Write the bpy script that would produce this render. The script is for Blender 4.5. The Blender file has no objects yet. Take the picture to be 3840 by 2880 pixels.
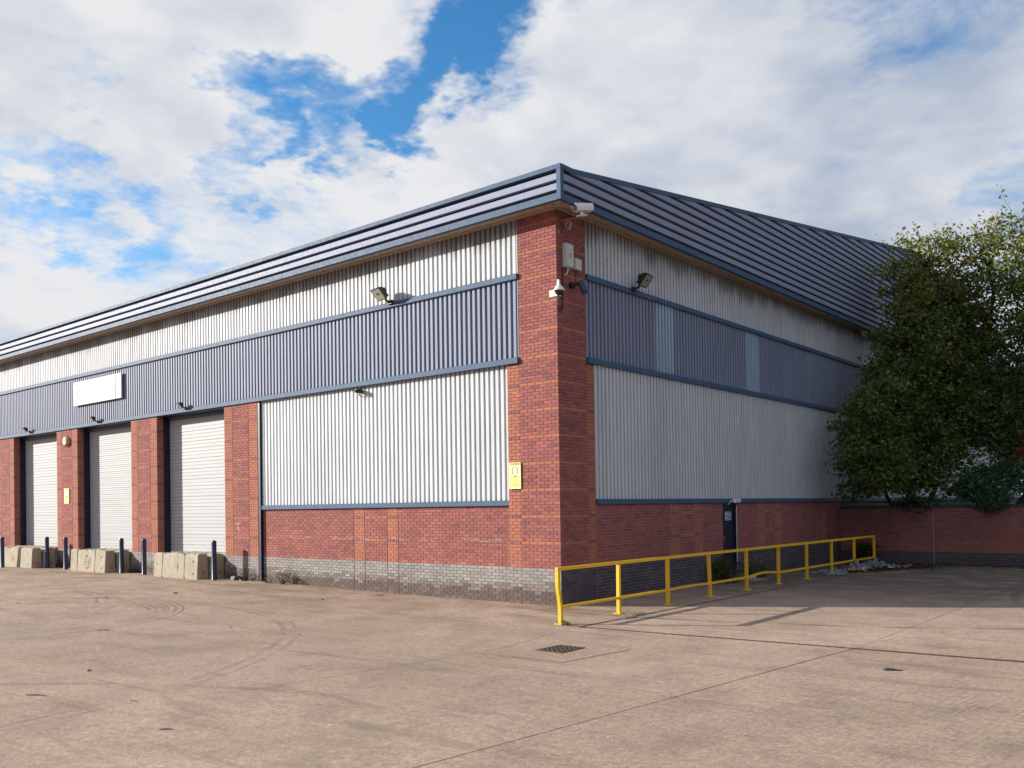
import bpy, bmesh, math, random
import numpy as np
from mathutils import Vector, Matrix

random.seed(7)
RNG = np.random.default_rng(11)
scene = bpy.context.scene
C = bpy.context.scene.collection

# ------------------------------------------------------------------ camera
CAM = np.array([11.7098, -15.723, 2.1831])
YAW, PITCH, ROLL = 2.26453, 0.01125, -0.014795
FPX, SHY = 3363.2563, 423.30
def cam_axes():
    f = np.array([math.cos(YAW)*math.cos(PITCH), math.sin(YAW)*math.cos(PITCH), math.sin(PITCH)])
    r = np.array([math.sin(YAW), -math.cos(YAW), 0.0]); u = np.cross(r, f)
    return (math.cos(ROLL)*r+math.sin(ROLL)*u, -math.sin(ROLL)*r+math.cos(ROLL)*u, f)
AX_R, AX_U, AX_F = cam_axes()
cd = bpy.data.cameras.new('camera'); cam = bpy.data.objects.new('camera', cd); C.objects.link(cam)
cd.sensor_width = 36.0; cd.lens = FPX/3840*36.0; cd.shift_y = SHY/3840.0
cd.clip_start = 0.1; cd.clip_end = 3000
cam.matrix_world = Matrix(((AX_R[0], AX_U[0], -AX_F[0], CAM[0]), (AX_R[1], AX_U[1], -AX_F[1], CAM[1]),
                           (AX_R[2], AX_U[2], -AX_F[2], CAM[2]), (0, 0, 0, 1)))
scene.camera = cam
scene.cycles.max_bounces = 5; scene.cycles.diffuse_bounces = 3; scene.cycles.glossy_bounces = 2; scene.cycles.transmission_bounces = 3; scene.cycles.transparent_max_bounces = 6
scene.cycles.caustics_reflective = False; scene.cycles.caustics_refractive = False

# ------------------------------------------------------------------ light and sky
SUN_EL = math.radians(17.3)
SUN_H = Vector((-0.861, -0.508, 0)).normalized()          # horizontal direction towards the sun
sd = bpy.data.lights.new('sun', 'SUN'); sun = bpy.data.objects.new('sun', sd); C.objects.link(sun)
sd.energy = 5.0; sd.angle = math.radians(0.5); sd.color = (1.0, 0.93, 0.83)
to_sun = SUN_H*math.cos(SUN_EL) + Vector((0, 0, math.sin(SUN_EL)))
sun.rotation_euler = (-to_sun).to_track_quat('-Z', 'Y').to_euler()
sun.location = (-20, -30, 30)

scene.view_settings.view_transform = 'Standard'
scene.view_settings.look = 'None'
scene.view_settings.gamma = 1.0
scene.view_settings.use_curve_mapping = False
scene.view_settings.exposure = 0.80

class NT:
    """small helper to write node trees"""
    def __init__(s, tree): s.t = tree; s.n = tree.nodes; s.l = tree.links
    def node(s, typ, **kw):
        n = s.n.new(typ)
        for k, v in kw.items(): setattr(n, k, v)
        return n
    def put(s, sock, v):
        if v is None: return
        if hasattr(v, 'is_output'): s.l.new(v, sock)
        else: sock.default_value = v
    def m(s, op, a, b=None, c=None, clamp=False):
        n = s.node('ShaderNodeMath', operation=op); n.use_clamp = clamp
        s.put(n.inputs[0], a); s.put(n.inputs[1], b)
        if c is not None: s.put(n.inputs[2], c)
        return n.outputs[0]
    def vm(s, op, a, b=None, out=0):
        n = s.node('ShaderNodeVectorMath', operation=op); s.put(n.inputs[0], a)
        if b is not None:
            if op == 'SCALE': s.put(n.inputs[3], b)
            else: s.put(n.inputs[1], b)
        return n.outputs[out]
    def sep(s, v):
        n = s.node('ShaderNodeSeparateXYZ'); s.put(n.inputs[0], v); return n.outputs
    def comb(s, x, y, z):
        n = s.node('ShaderNodeCombineXYZ'); s.put(n.inputs[0], x); s.put(n.inputs[1], y); s.put(n.inputs[2], z); return n.outputs[0]
    def noise(s, vec, scale, detail=4, rough=0.55, dist=0.0, color=False):
        n = s.node('ShaderNodeTexNoise'); s.put(n.inputs['Vector'], vec); n.inputs['Scale'].default_value = scale
        n.inputs['Detail'].default_value = detail; n.inputs['Roughness'].default_value = rough; n.inputs['Distortion'].default_value = dist
        return n.outputs[1 if color else 0]
    def step(s, v, a, b, lo=0.0, hi=1.0):
        n = s.node('ShaderNodeMapRange', interpolation_type='SMOOTHSTEP'); s.put(n.inputs[0], v)
        s.put(n.inputs[1], a); s.put(n.inputs[2], b); s.put(n.inputs[3], lo); s.put(n.inputs[4], hi); return n.outputs[0]
    def lin(s, v, a, b, lo=0.0, hi=1.0):
        n = s.node('ShaderNodeMapRange'); s.put(n.inputs[0], v)
        s.put(n.inputs[1], a); s.put(n.inputs[2], b); s.put(n.inputs[3], lo); s.put(n.inputs[4], hi); return n.outputs[0]
    def mix(s, fac, a, b, blend='MIX'):
        n = s.node('ShaderNodeMix', data_type='RGBA', blend_type=blend)
        s.put(n.inputs[0], fac); s.put(n.inputs[6], c4(a)); s.put(n.inputs[7], c4(b)); return n.outputs[2]
def c4(c):
    if hasattr(c, 'is_output'): return c
    return (c[0], c[1], c[2], 1.0) if len(c) == 3 else c

world = bpy.data.worlds.new('World'); scene.world = world; world.use_nodes = True
w = NT(world.node_tree); w.n.clear()
wo = w.node('ShaderNodeOutputWorld'); bg = w.node('ShaderNodeBackground'); bg.inputs[1].default_value = 0.045
w.l.new(bg.outputs[0], wo.inputs[0])
world.cycles.sampling_method = 'MANUAL'; world.cycles.sample_map_resolution = 256
sky = w.node('ShaderNodeTexSky', sky_type='NISHITA'); sky.sun_disc = False
sky.sun_elevation = SUN_EL; sky.sun_rotation = math.atan2(SUN_H.x, SUN_H.y)
sky.air_density = 1.0; sky.dust_density = 0.3; sky.ozone_density = 2.5; sky.altitude = 50
CLOUD_DARK, CLOUD_LIT = (5.6, 6.4, 8.0), (10.4, 10.55, 10.8)
tc = w.node('ShaderNodeTexCoord').outputs['Generated']
dirn = w.vm('NORMALIZE', tc)
dx, dy, dz = w.sep(dirn)
zc = w.m('ADD', w.m('MAXIMUM', dz, 0.0), 0.16)
cp = w.vm('ADD', w.comb(w.m('DIVIDE', dx, zc), w.m('DIVIDE', dy, zc), 0.0), (7.1, 4.4, 0.0))
warp = w.vm('SUBTRACT', w.noise(cp, 2.2, 2, 0.6, 0.0, True), (0.5, 0.5, 0.5))
cpw = w.vm('ADD', cp, w.vm('SCALE', warp, 0.22))
n1 = w.noise(cpw, 1.25, 8, 0.62, 0.0)
n2 = w.noise(w.vm('ADD', cpw, (3.1, 7.7, 0)), 4.2, 6, 0.68, 0.0)
cover = w.m('ADD', w.m('MULTIPLY', w.m('SUBTRACT', n1, 0.47), 1.0), w.m('MULTIPLY', w.m('SUBTRACT', n2, 0.5), 0.95))
wig = w.vm('SUBTRACT', w.noise(w.vm('ADD', cp, (1.7, 4.1, 0)), 3.0, 5, 0.68, 0.0, True), (0.5, 0.5, 0.5))
dirw = w.vm('NORMALIZE', w.vm('ADD', dirn, w.vm('SCALE', wig, 0.26)))
def blob(d, half_deg, amount):
    v = Vector(d).normalized()
    dt = w.vm('DOT_PRODUCT', dirw, tuple(v), out=1)
    return w.step(dt, math.cos(math.radians(half_deg*1.15)), 1.0, 0.0, amount*(0.85 if amount > 0 else (0.62 if d[0] < -0.80 or d[0] > -0.5 else 0.92)))
gaps = [((-0.578, 0.657, 0.485), 4.0, -0.34), ((-0.617, 0.647, 0.447), 3.6, -0.3), ((-0.571, 0.692, 0.442), 3.2, -0.22), ((-0.641, 0.609, 0.466), 3.4, -0.16),
        ((-0.668, 0.612, 0.423), 3.6, -0.36), ((-0.704, 0.59, 0.396), 3.4, -0.36), ((-0.674, 0.627, 0.39), 2.6, -0.28), ((-0.737, 0.545, 0.4), 2.8, -0.32),
        ((-0.763, 0.508, 0.399), 3.0, -0.34), ((-0.774, 0.479, 0.414), 2.4, -0.2), ((-0.83, 0.375, 0.413), 2.4, -0.34), ((-0.823, 0.394, 0.409), 1.8, -0.2),
        ((-0.882, 0.353, 0.312), 3.0, -0.32), ((-0.87, 0.385, 0.307), 2.6, -0.26), ((-0.862, 0.411, 0.296), 2.2, -0.2), ((-0.783, 0.52, 0.341), 1.8, -0.22),
        ((-0.846, 0.468, 0.255), 2.2, -0.18), ((-0.912, 0.36, 0.199), 3.0, -0.26), ((-0.847, 0.452, 0.279), 1.8, -0.14), ((-0.297, 0.835, 0.463), 5, -0.26),
        ((-0.248, 0.861, 0.444), 4, -0.16), ((-0.17, 0.936, 0.309), 3, -0.22), ((-0.213, 0.932, 0.294), 3, -0.12), ((-0.514, 0.702, 0.493), 4, -0.14),
        ((-0.793, 0.41, 0.451), 7, 0.14), ((-0.705, 0.542, 0.457), 5, 0.16), ((-0.432, 0.804, 0.409), 9, 0.2), ((-0.289, 0.892, 0.349), 9, 0.2),
        ((-0.629, 0.71, 0.318), 8, 0.15), ((-0.838, 0.416, 0.353), 4, 0.14), ((-0.892, 0.379, 0.248), 5, 0.12), ((-0.462, 0.763, 0.452), 5, 0.14)]
for g in gaps: cover = w.m('ADD', cover, blob(*g))
cover = w.m('ADD', cover, w.step(dz, 0.22, 0.02, 0.0, 0.35))
mask = w.step(cover, -0.44, 0.10)
lit = w.noise(w.vm('ADD', cpw, (0.10, 0.06, 0.0)), 1.25, 4, 0.60, 0.0)
relief = w.m('MULTIPLY', w.m('SUBTRACT', n1, lit), 4.0)
shade = w.noise(w.vm('ADD', cp, (5.35, 1.22, 0.0)), 1.7, 4, 0.58, 0.0)
side = w.step(w.vm('DOT_PRODUCT', dirn, tuple(Vector((-0.88, 0.42, 0.22)).normalized()), out=1), 0.66, 0.98)
bright = w.m('ADD', w.m('ADD', w.m('MULTIPLY', w.step(shade, 0.30, 0.70), 0.55), w.m('MULTIPLY', side, 0.62)), w.m('MULTIPLY', relief, 0.7), clamp=True)
ccol = w.mix(bright, CLOUD_DARK, CLOUD_LIT)
hs = w.node('ShaderNodeHueSaturation'); hs.inputs['Saturation'].default_value = 1.3; hs.inputs['Value'].default_value = 2.6
w.l.new(sky.outputs[0], hs.inputs['Color'])
w.l.new(w.mix(mask, hs.outputs[0], ccol), bg.inputs[0])

# ------------------------------------------------------------------ object helpers
def proj(P):
    d = np.asarray(P, float)-CAM; z = d@AX_F
    return 1920+FPX*(d@AX_R)/z, 1440+SHY-FPX*(d@AX_U)/z, z
ORG = {}
def thing(name, loc, label, cat, group=None):
    o = bpy.data.objects.new(name, None); C.objects.link(o); o.location = loc; o.empty_display_size = 0.3
    ORG[o.name] = np.array(loc, float); tag(o, label, cat, group); return o
def tag(o, label=None, cat=None, group=None, kind=None):
    if label: o['label'] = label
    if cat: o['category'] = cat
    if group: o['group'] = group
    if kind: o['kind'] = kind
    return o
def link(name, mesh, parent=None, loc=(0, 0, 0)):
    o = bpy.data.objects.new(name, mesh); C.objects.link(o); o.location = loc
    if parent is not None: o.parent = parent; ORG[o.name] = ORG[parent.name]
    else: ORG[o.name] = np.array(loc, float)
    return o

class MB:
    def __init__(s): s.v = []; s.f = []; s.col = []; s.mi = []; s.sm = []
    def add(s, verts, faces, col=None, mi=0, smooth=False):
        b = len(s.v); s.v.extend([tuple(map(float, p)) for p in verts])
        for f in faces:
            s.f.append(tuple(b+i for i in f)); s.col.append(col); s.mi.append(mi); s.sm.append(smooth)
        return s
    def box(s, x0, x1, y0, y1, z0, z1, col=None, mi=0, skip=()):
        V = [(x0,y0,z0),(x1,y0,z0),(x1,y1,z0),(x0,y1,z0),(x0,y0,z1),(x1,y0,z1),(x1,y1,z1),(x0,y1,z1)]
        F = dict(bottom=(0,3,2,1), top=(4,5,6,7), front=(0,1,5,4), right=(1,2,6,5), back=(2,3,7,6), left=(3,0,4,7))
        return s.add(V, [F[k] for k in F if k not in skip], col, mi)
    def bbox(s, x0, x1, y0, y1, z0, z1, b=0.004, col=None, mi=0):
        """box with chamfered edges"""
        bm = bmesh.new(); bmesh.ops.create_cube(bm, size=1.0)
        for v in bm.verts: v.co = ((x0+x1)/2+v.co.x*(x1-x0), (y0+y1)/2+v.co.y*(y1-y0), (z0+z1)/2+v.co.z*(z1-z0))
        b = min(b, 0.45*min(x1-x0, y1-y0, z1-z0))
        bmesh.ops.bevel(bm, geom=bm.edges[:], offset=b, segments=1, affect='EDGES', profile=0.5)
        bm.verts.index_update()
        s.add([v.co for v in bm.verts], [[v.index for v in f.verts] for f in bm.faces], col, mi); bm.free(); return s
    def tube(s, pts, rad, seg=8, cap=True, col=None, mi=0, smooth=True):
        pts = [Vector(p) for p in pts]; n = len(pts)
        rad = rad if hasattr(rad, '__len__') else [rad]*n
        V = []; ref = None
        for i, p in enumerate(pts):
            d = (pts[min(i+1, n-1)]-pts[max(i-1, 0)]).normalized()
            if ref is None: ref = Vector((0, 0, 1)) if abs(d.z) < 0.9 else Vector((1, 0, 0))
            a = d.cross(ref).normalized(); ref = a.cross(d).normalized(); 
            for k in range(seg):
                t = 2*math.pi*k/seg; V.append(p+(a*math.cos(t)+ref*math.sin(t))*rad[i])
        F = [(i*seg+k, i*seg+(k+1) % seg, (i+1)*seg+(k+1) % seg, (i+1)*seg+k) for i in range(n-1) for k in range(seg)]
        s.add(V, F, col, mi, smooth)
        if cap: s.add(V[:seg], [tuple(range(seg))[::-1]], col, mi); s.add(V[-seg:], [tuple(range(seg))], col, mi)
        return s
    def lathe(s, prof, base=(0,0,0), seg=20, col=None, mi=0, smooth=True):
        V = []; base = Vector(base)
        for r, z in prof:
            for k in range(seg): V.append(base+Vector((r*math.cos(2*math.pi*k/seg), r*math.sin(2*math.pi*k/seg), z)))
        F = [(i*seg+k, i*seg+(k+1) % seg, (i+1)*seg+(k+1) % seg, (i+1)*seg+k) for i in range(len(prof)-1) for k in range(seg)]
        s.add(V, F, col, mi, smooth); s.add(V[:seg], [tuple(range(seg))[::-1]], col, mi); s.add(V[-seg:], [tuple(range(seg))], col, mi); return s
    def obox(s, center, ax, ay, az, hx, hy, hz, col=None, mi=0, b=0.0):
        """oriented box, axes ax ay az with half sizes"""
        t = MB()
        (t.bbox(-hx, hx, -hy, hy, -hz, hz, b) if b else t.box(-hx, hx, -hy, hy, -hz, hz))
        c = Vector(center); ax, ay, az = Vector(ax).normalized(), Vector(ay).normalized(), Vector(az).normalized()
        s.add([c+ax*p[0]+ay*p[1]+az*p[2] for p in t.v], t.f, col, mi); return s
    def mesh(s, name, mats, org=(0, 0, 0)):
        me = bpy.data.meshes.new(name); o = np.asarray(org, float)
        v = np.asarray(s.v, float).reshape(-1, 3)-o
        me.from_pydata(v.tolist(), [], s.f)
        for m_ in (mats if isinstance(mats, (list, tuple)) else [mats]): me.materials.append(m_)
        if any(s.mi): me.polygons.foreach_set('material_index', s.mi)
        if any(s.sm): me.polygons.foreach_set('use_smooth', s.sm)
        if any(c is not None for c in s.col):
            a = me.attributes.new('Col', 'FLOAT_COLOR', 'FACE')
            a.data.foreach_set('color', np.array([c4(c) if c is not None else (1, 1, 1, 1) for c in s.col], dtype=np.float32).ravel())
        me.update(); return me
    def build(s, name, mats, parent=None, **kw):
        org = ORG[parent.name] if parent is not None else np.zeros(3)
        o = link(name, s.mesh(name, mats, org), parent)
        if kw: tag(o, **kw)
        return o
    def solo(s, name, mats, label, cat, group=None):
        """one-mesh top-level thing with its origin at its base"""
        v = np.asarray(s.v); org = np.array([(v[:,0].min()+v[:,0].max())/2, (v[:,1].min()+v[:,1].max())/2, v[:,2].min()])
        o = link(name, s.mesh(name, mats, org), None, tuple(org)); return tag(o, label, cat, group)

def text_into(mb, body, size, place, col=None, mi=0, sx=1.0, align='CENTER', bold=0.0, space=1.0):
    """flat lettering: place(u, v) gives the 3D point"""
    cu = bpy.data.curves.new('lettering', 'FONT'); cu.body = body; cu.size = size; cu.align_x = align; cu.resolution_u = 2
    cu.offset = bold; cu.space_line = space
    ob = bpy.data.objects.new('lettering', cu); C.objects.link(ob)
    me = bpy.data.meshes.new_from_object(ob)
    mb.add([place(v.co.x*sx, v.co.y) for v in me.vertices], [tuple(p.vertices) for p in me.polygons], col, mi)
    bpy.data.objects.remove(ob); bpy.data.curves.remove(cu); bpy.data.meshes.remove(me)

# ------------------------------------------------------------------ materials
def new_mat(name):
    m_ = bpy.data.materials.new(name); m_.use_nodes = True; t = NT(m_.node_tree)
    b = t.n['Principled BSDF']; return m_, t, b
def pos(t): return t.node('ShaderNodeNewGeometry').outputs['Position']
def bump(t, b, h, strength=0.3, dist=0.01):
    n = t.node('ShaderNodeBump'); n.inputs['Strength'].default_value = strength; n.inputs['Distance'].default_value = dist
    t.put(n.inputs['Height'], h); t.l.new(n.outputs[0], b.inputs['Normal'])
def simple(name, col, rough=0.5, metal=0.0, var=0.12, scale=6.0, bmp=0.0, spec=0.5):
    m_, t, b = new_mat(name); p = pos(t)
    n = t.noise(p, scale, 5, 0.6); n2 = t.noise(p, scale*9, 3, 0.6)
    f = t.lin(t.m('ADD', t.m('MULTIPLY', n, 0.65), t.m('MULTIPLY', n2, 0.35)), 0.3, 0.7, 1-var, 1+var)
    t.l.new(t.vm('SCALE', c4(col)[:3], f), b.inputs['Base Color'])
    t.put(b.inputs['Roughness'], t.lin(n2, 0.3, 0.7, rough-0.06, rough+0.08)); b.inputs['Metallic'].default_value = metal
    b.inputs['Specular IOR Level'].default_value = spec
    if bmp: bump(t, b, n2, bmp, 0.004)
    return m_

def mat_brick():
    m_, t, b = new_mat('brick_face'); p = pos(t)
    a = t.node('ShaderNodeAttribute', attribute_name='Col').outputs['Color']
    n = t.noise(p, 14, 5, 0.65); n2 = t.noise(p, 90, 3, 0.6); n3 = t.noise(p, 1.3, 4, 0.55)
    f = t.m('MULTIPLY', t.lin(n, 0.3, 0.7, 0.82, 1.16), t.lin(n3, 0.3, 0.7, 0.88, 1.10))
    f = t.m('MULTIPLY', f, t.lin(n2, 0.3, 0.7, 0.90, 1.08))
    col = t.vm('SCALE', a, f)
    # lime bloom and scuffs
    q = t.vm('MULTIPLY', p, (1.2, 1.2, 5.0)); s = t.noise(q, 2.2, 9, 0.72)
    col = t.mix(t.step(s, 0.63, 0.75, 0, 0.55), col, (0.50, 0.42, 0.38))
    x, y, z = t.sep(p); zz = t.m('ABSOLUTE', t.m('SUBTRACT', z, t.m('ADD', 1.36, t.m('MULTIPLY', t.noise(p, 0.9, 3, 0.5), 0.10))))
    scr = t.m('MULTIPLY', t.m('MULTIPLY', t.step(zz, 0.035, 0.012), t.step(x, -1.6, -1.9)), t.m('MULTIPLY', t.step(x, -11.2, -10.8), t.step(t.noise(t.vm('MULTIPLY', p, (2.5, 2.5, 30)), 1.0, 6, 0.75), 0.50, 0.60)))
    col = t.mix(t.m('MULTIPLY', scr, 0.6), col, (0.55, 0.47, 0.43))
    t.l.new(col, b.inputs['Base Color']); b.inputs['Roughness'].default_value = 0.85; b.inputs['Specular IOR Level'].default_value = 0.25
    bump(t, b, t.m('ADD', n, t.m('MULTIPLY', n2, 0.5)), 0.35, 0.006); return m_
M_BRICK = mat_brick()
M_MORTAR = simple('mortar', (0.20, 0.135, 0.105), 0.95, var=0.25, scale=8, spec=0.2)
M_MORTAR_PALE = simple('mortar_pale', (0.34, 0.25, 0.225), 0.95, var=0.3, scale=5, spec=0.2)

def mat_cladding(name, col, rough, dirt, metal=0.0, spec=0.5):
    m_, t, b = new_mat(name); p = pos(t); x, y, z = t.sep(p)
    n = t.noise(t.vm('MULTIPLY', p, (3, 3, 0.5)), 1.6, 5, 0.6)
    n2 = t.noise(p, 40, 3, 0.6)
    wn = t.node('ShaderNodeTexWhiteNoise', noise_dimensions='1D'); t.l.new(t.m('FLOOR', t.m('DIVIDE', t.m('ADD', x, y), 0.937)), wn.inputs['W'])
    c = t.vm('SCALE', c4(col)[:3], t.m('MULTIPLY', t.lin(n, 0.3, 0.7, 0.90, 1.08), t.lin(wn.outputs[0], 0, 1, 0.94, 1.04)))
    # rain streaks that start under the soffit and run down by different lengths
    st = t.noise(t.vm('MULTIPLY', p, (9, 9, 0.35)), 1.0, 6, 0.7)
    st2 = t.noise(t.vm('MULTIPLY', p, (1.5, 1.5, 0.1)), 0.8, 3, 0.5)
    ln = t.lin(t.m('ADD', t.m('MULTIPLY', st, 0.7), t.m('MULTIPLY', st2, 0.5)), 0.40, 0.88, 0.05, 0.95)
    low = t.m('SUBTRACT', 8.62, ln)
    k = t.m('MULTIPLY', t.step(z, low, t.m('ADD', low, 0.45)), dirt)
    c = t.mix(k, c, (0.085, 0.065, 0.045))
    # grime trails lower down
    g = t.noise(t.vm('MULTIPLY', p, (16, 16, 0.6)), 1.0, 5, 0.65)
    c = t.mix(t.step(g, 0.60, 0.80, 0, 0.30), c, (0.30, 0.28, 0.25))
    t.l.new(c, b.inputs['Base Color']); b.inputs['Metallic'].default_value = metal
    t.put(b.inputs['Roughness'], t.lin(n2, 0.3, 0.7, rough-0.05, rough+0.1)); b.inputs['Specular IOR Level'].default_value = spec
    return m_
M_SILVER = mat_cladding('cladding_silver', (0.515, 0.54, 0.57), 0.55, 0.62, metal=0.0, spec=0.2)
M_BLUEGREY = mat_cladding('cladding_blue_grey', (0.210, 0.242, 0.330), 0.55, 0.0, spec=0.2)
M_PALEBLUE = mat_cladding('cladding_pale_blue', (0.29, 0.41, 0.52), 0.45, 0.0)
M_FASCIA = simple('fascia_blue_grey', (0.230, 0.268, 0.372), 0.58, 0.0, var=0.07, scale=1.5, spec=0.18)
M_TRIM = simple('trim_blue', (0.056, 0.098, 0.172), 0.6, var=0.10, scale=2.0, spec=0.18)
M_GROOVE = simple('fascia_groove', (0.012, 0.014, 0.022), 0.5, var=0.2, scale=3)
M_ROOF = simple('roof_sheet', (0.20, 0.23, 0.30), 0.5, var=0.1, scale=0.5)
M_NAVY = simple('navy_steel', (0.006, 0.010, 0.030), 0.4, var=0.2)
M_DARK = simple('dark_void', (0.02, 0.02, 0.025), 0.7, var=0.2)
M_WHITE = simple('white_plastic', (0.72, 0.72, 0.70), 0.4, var=0.06)
M_SIGN = simple('sign_white', (0.46, 0.46, 0.455), 0.6, var=0.03, scale=1)
M_GREYBOX = simple('grey_enclosure', (0.50, 0.50, 0.46), 0.5, var=0.07)
M_BLACK = simple('black_metal', (0.012, 0.012, 0.014), 0.45, var=0.3)
M_GREYMET = simple('dull_grey_metal', (0.22, 0.22, 0.21), 0.45, metal=0.6, var=0.2)
M_GLASS = simple('lamp_glass', (0.30, 0.30, 0.25), 0.15, var=0.25, scale=10)
M_SMOKE = simple('smoked_dome', (0.015, 0.015, 0.018), 0.06, var=0.1)
M_BLUELENS = simple('window_tint', (0.06, 0.16, 0.26), 0.2)
M_RUST = simple('rusty_steel', (0.22, 0.12, 0.06), 0.7, var=0.5, scale=25)
M_LILAC = simple('lilac_cable', (0.45, 0.32, 0.55), 0.5)
M_YSIGN = simple('sign_yellow', (0.78, 0.74, 0.22), 0.45, var=0.04, scale=3)
M_YSIGNP = simple('sign_pale_yellow', (0.80, 0.78, 0.40), 0.45, var=0.03)
M_INK = simple('sign_ink', (0.015, 0.015, 0.012), 0.5)
M_TEXTINK = simple('sign_text_ink', (0.20, 0.18, 0.06), 0.5)
M_RED = simple('red_paint', (0.36, 0.035, 0.03), 0.6, var=0.2)
M_GREEN = simple('sign_green', (0.03, 0.20, 0.04), 0.45)
M_SBLUE = simple('sign_blue', (0.02, 0.06, 0.38), 0.45)
M_RUBBER = simple('black_rubber', (0.018, 0.018, 0.02), 0.65, var=0.3, scale=12)
M_IRON = simple('cast_iron', (0.075, 0.052, 0.040), 0.55, metal=0.3, var=0.5, scale=30, bmp=0.3)
M_ORANGE = simple('orange_reflector', (0.60, 0.13, 0.03), 0.4)
M_STONE = simple('debris_stone', (0.17, 0.14, 0.11), 0.9, var=0.4, scale=20)

def mat_soffit():
    m_, t, b = new_mat('soffit_board'); p = pos(t)
    n = t.noise(t.vm('MULTIPLY', p, (1, 1, 8)), 7, 6, 0.65)
    t.l.new(t.mix(t.lin(n, 0.3, 0.7), (0.27, 0.205, 0.145), (0.44, 0.345, 0.255)), b.inputs['Base Color']); b.inputs['Roughness'].default_value = 0.7; return m_
M_SOFFIT = mat_soffit()
def mat_yellow():
    m_, t, b = new_mat('yellow_paint'); p = pos(t)
    n = t.noise(p, 9, 6, 0.7); n2 = t.noise(p, 60, 4, 0.65)
    c = t.mix(t.lin(n, 0.3, 0.7), (0.74, 0.40, 0.012), (0.84, 0.50, 0.02))
    c = t.mix(t.step(t.m('ADD', t.m('MULTIPLY', n, 0.5), t.m('MULTIPLY', n2, 0.5)), 0.565, 0.61, 0, 0.85), c, (0.16, 0.075, 0.03))
    t.l.new(c, b.inputs['Base Color']); b.inputs['Roughness'].default_value = 0.45; return m_
M_YELLOW = mat_yellow()
def mat_door():
    m_, t, b = new_mat('roller_door_white'); p = pos(t)
    n = t.noise(t.vm('MULTIPLY', p, (0.4, 0.4, 6)), 1.5, 6, 0.65); n2 = t.noise(t.vm('MULTIPLY', p, (6, 6, 0.5)), 1.0, 5, 0.6)
    c = t.mix(t.lin(n, 0.35, 0.7, 0, 0.5), (0.435, 0.445, 0.47), (0.37, 0.37, 0.36))
    c = t.mix(t.step(n2, 0.58, 0.8, 0, 0.3), c, (0.32, 0.29, 0.23))
    t.l.new(c, b.inputs['Base Color']); b.inputs['Roughness'].default_value = 0.55; b.inputs['Specular IOR Level'].default_value = 0.2; return m_
M_DOOR = mat_door()
M_BOLLARD = simple('bollard_blue', (0.007, 0.017, 0.065), 0.3, var=0.15)

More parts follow.
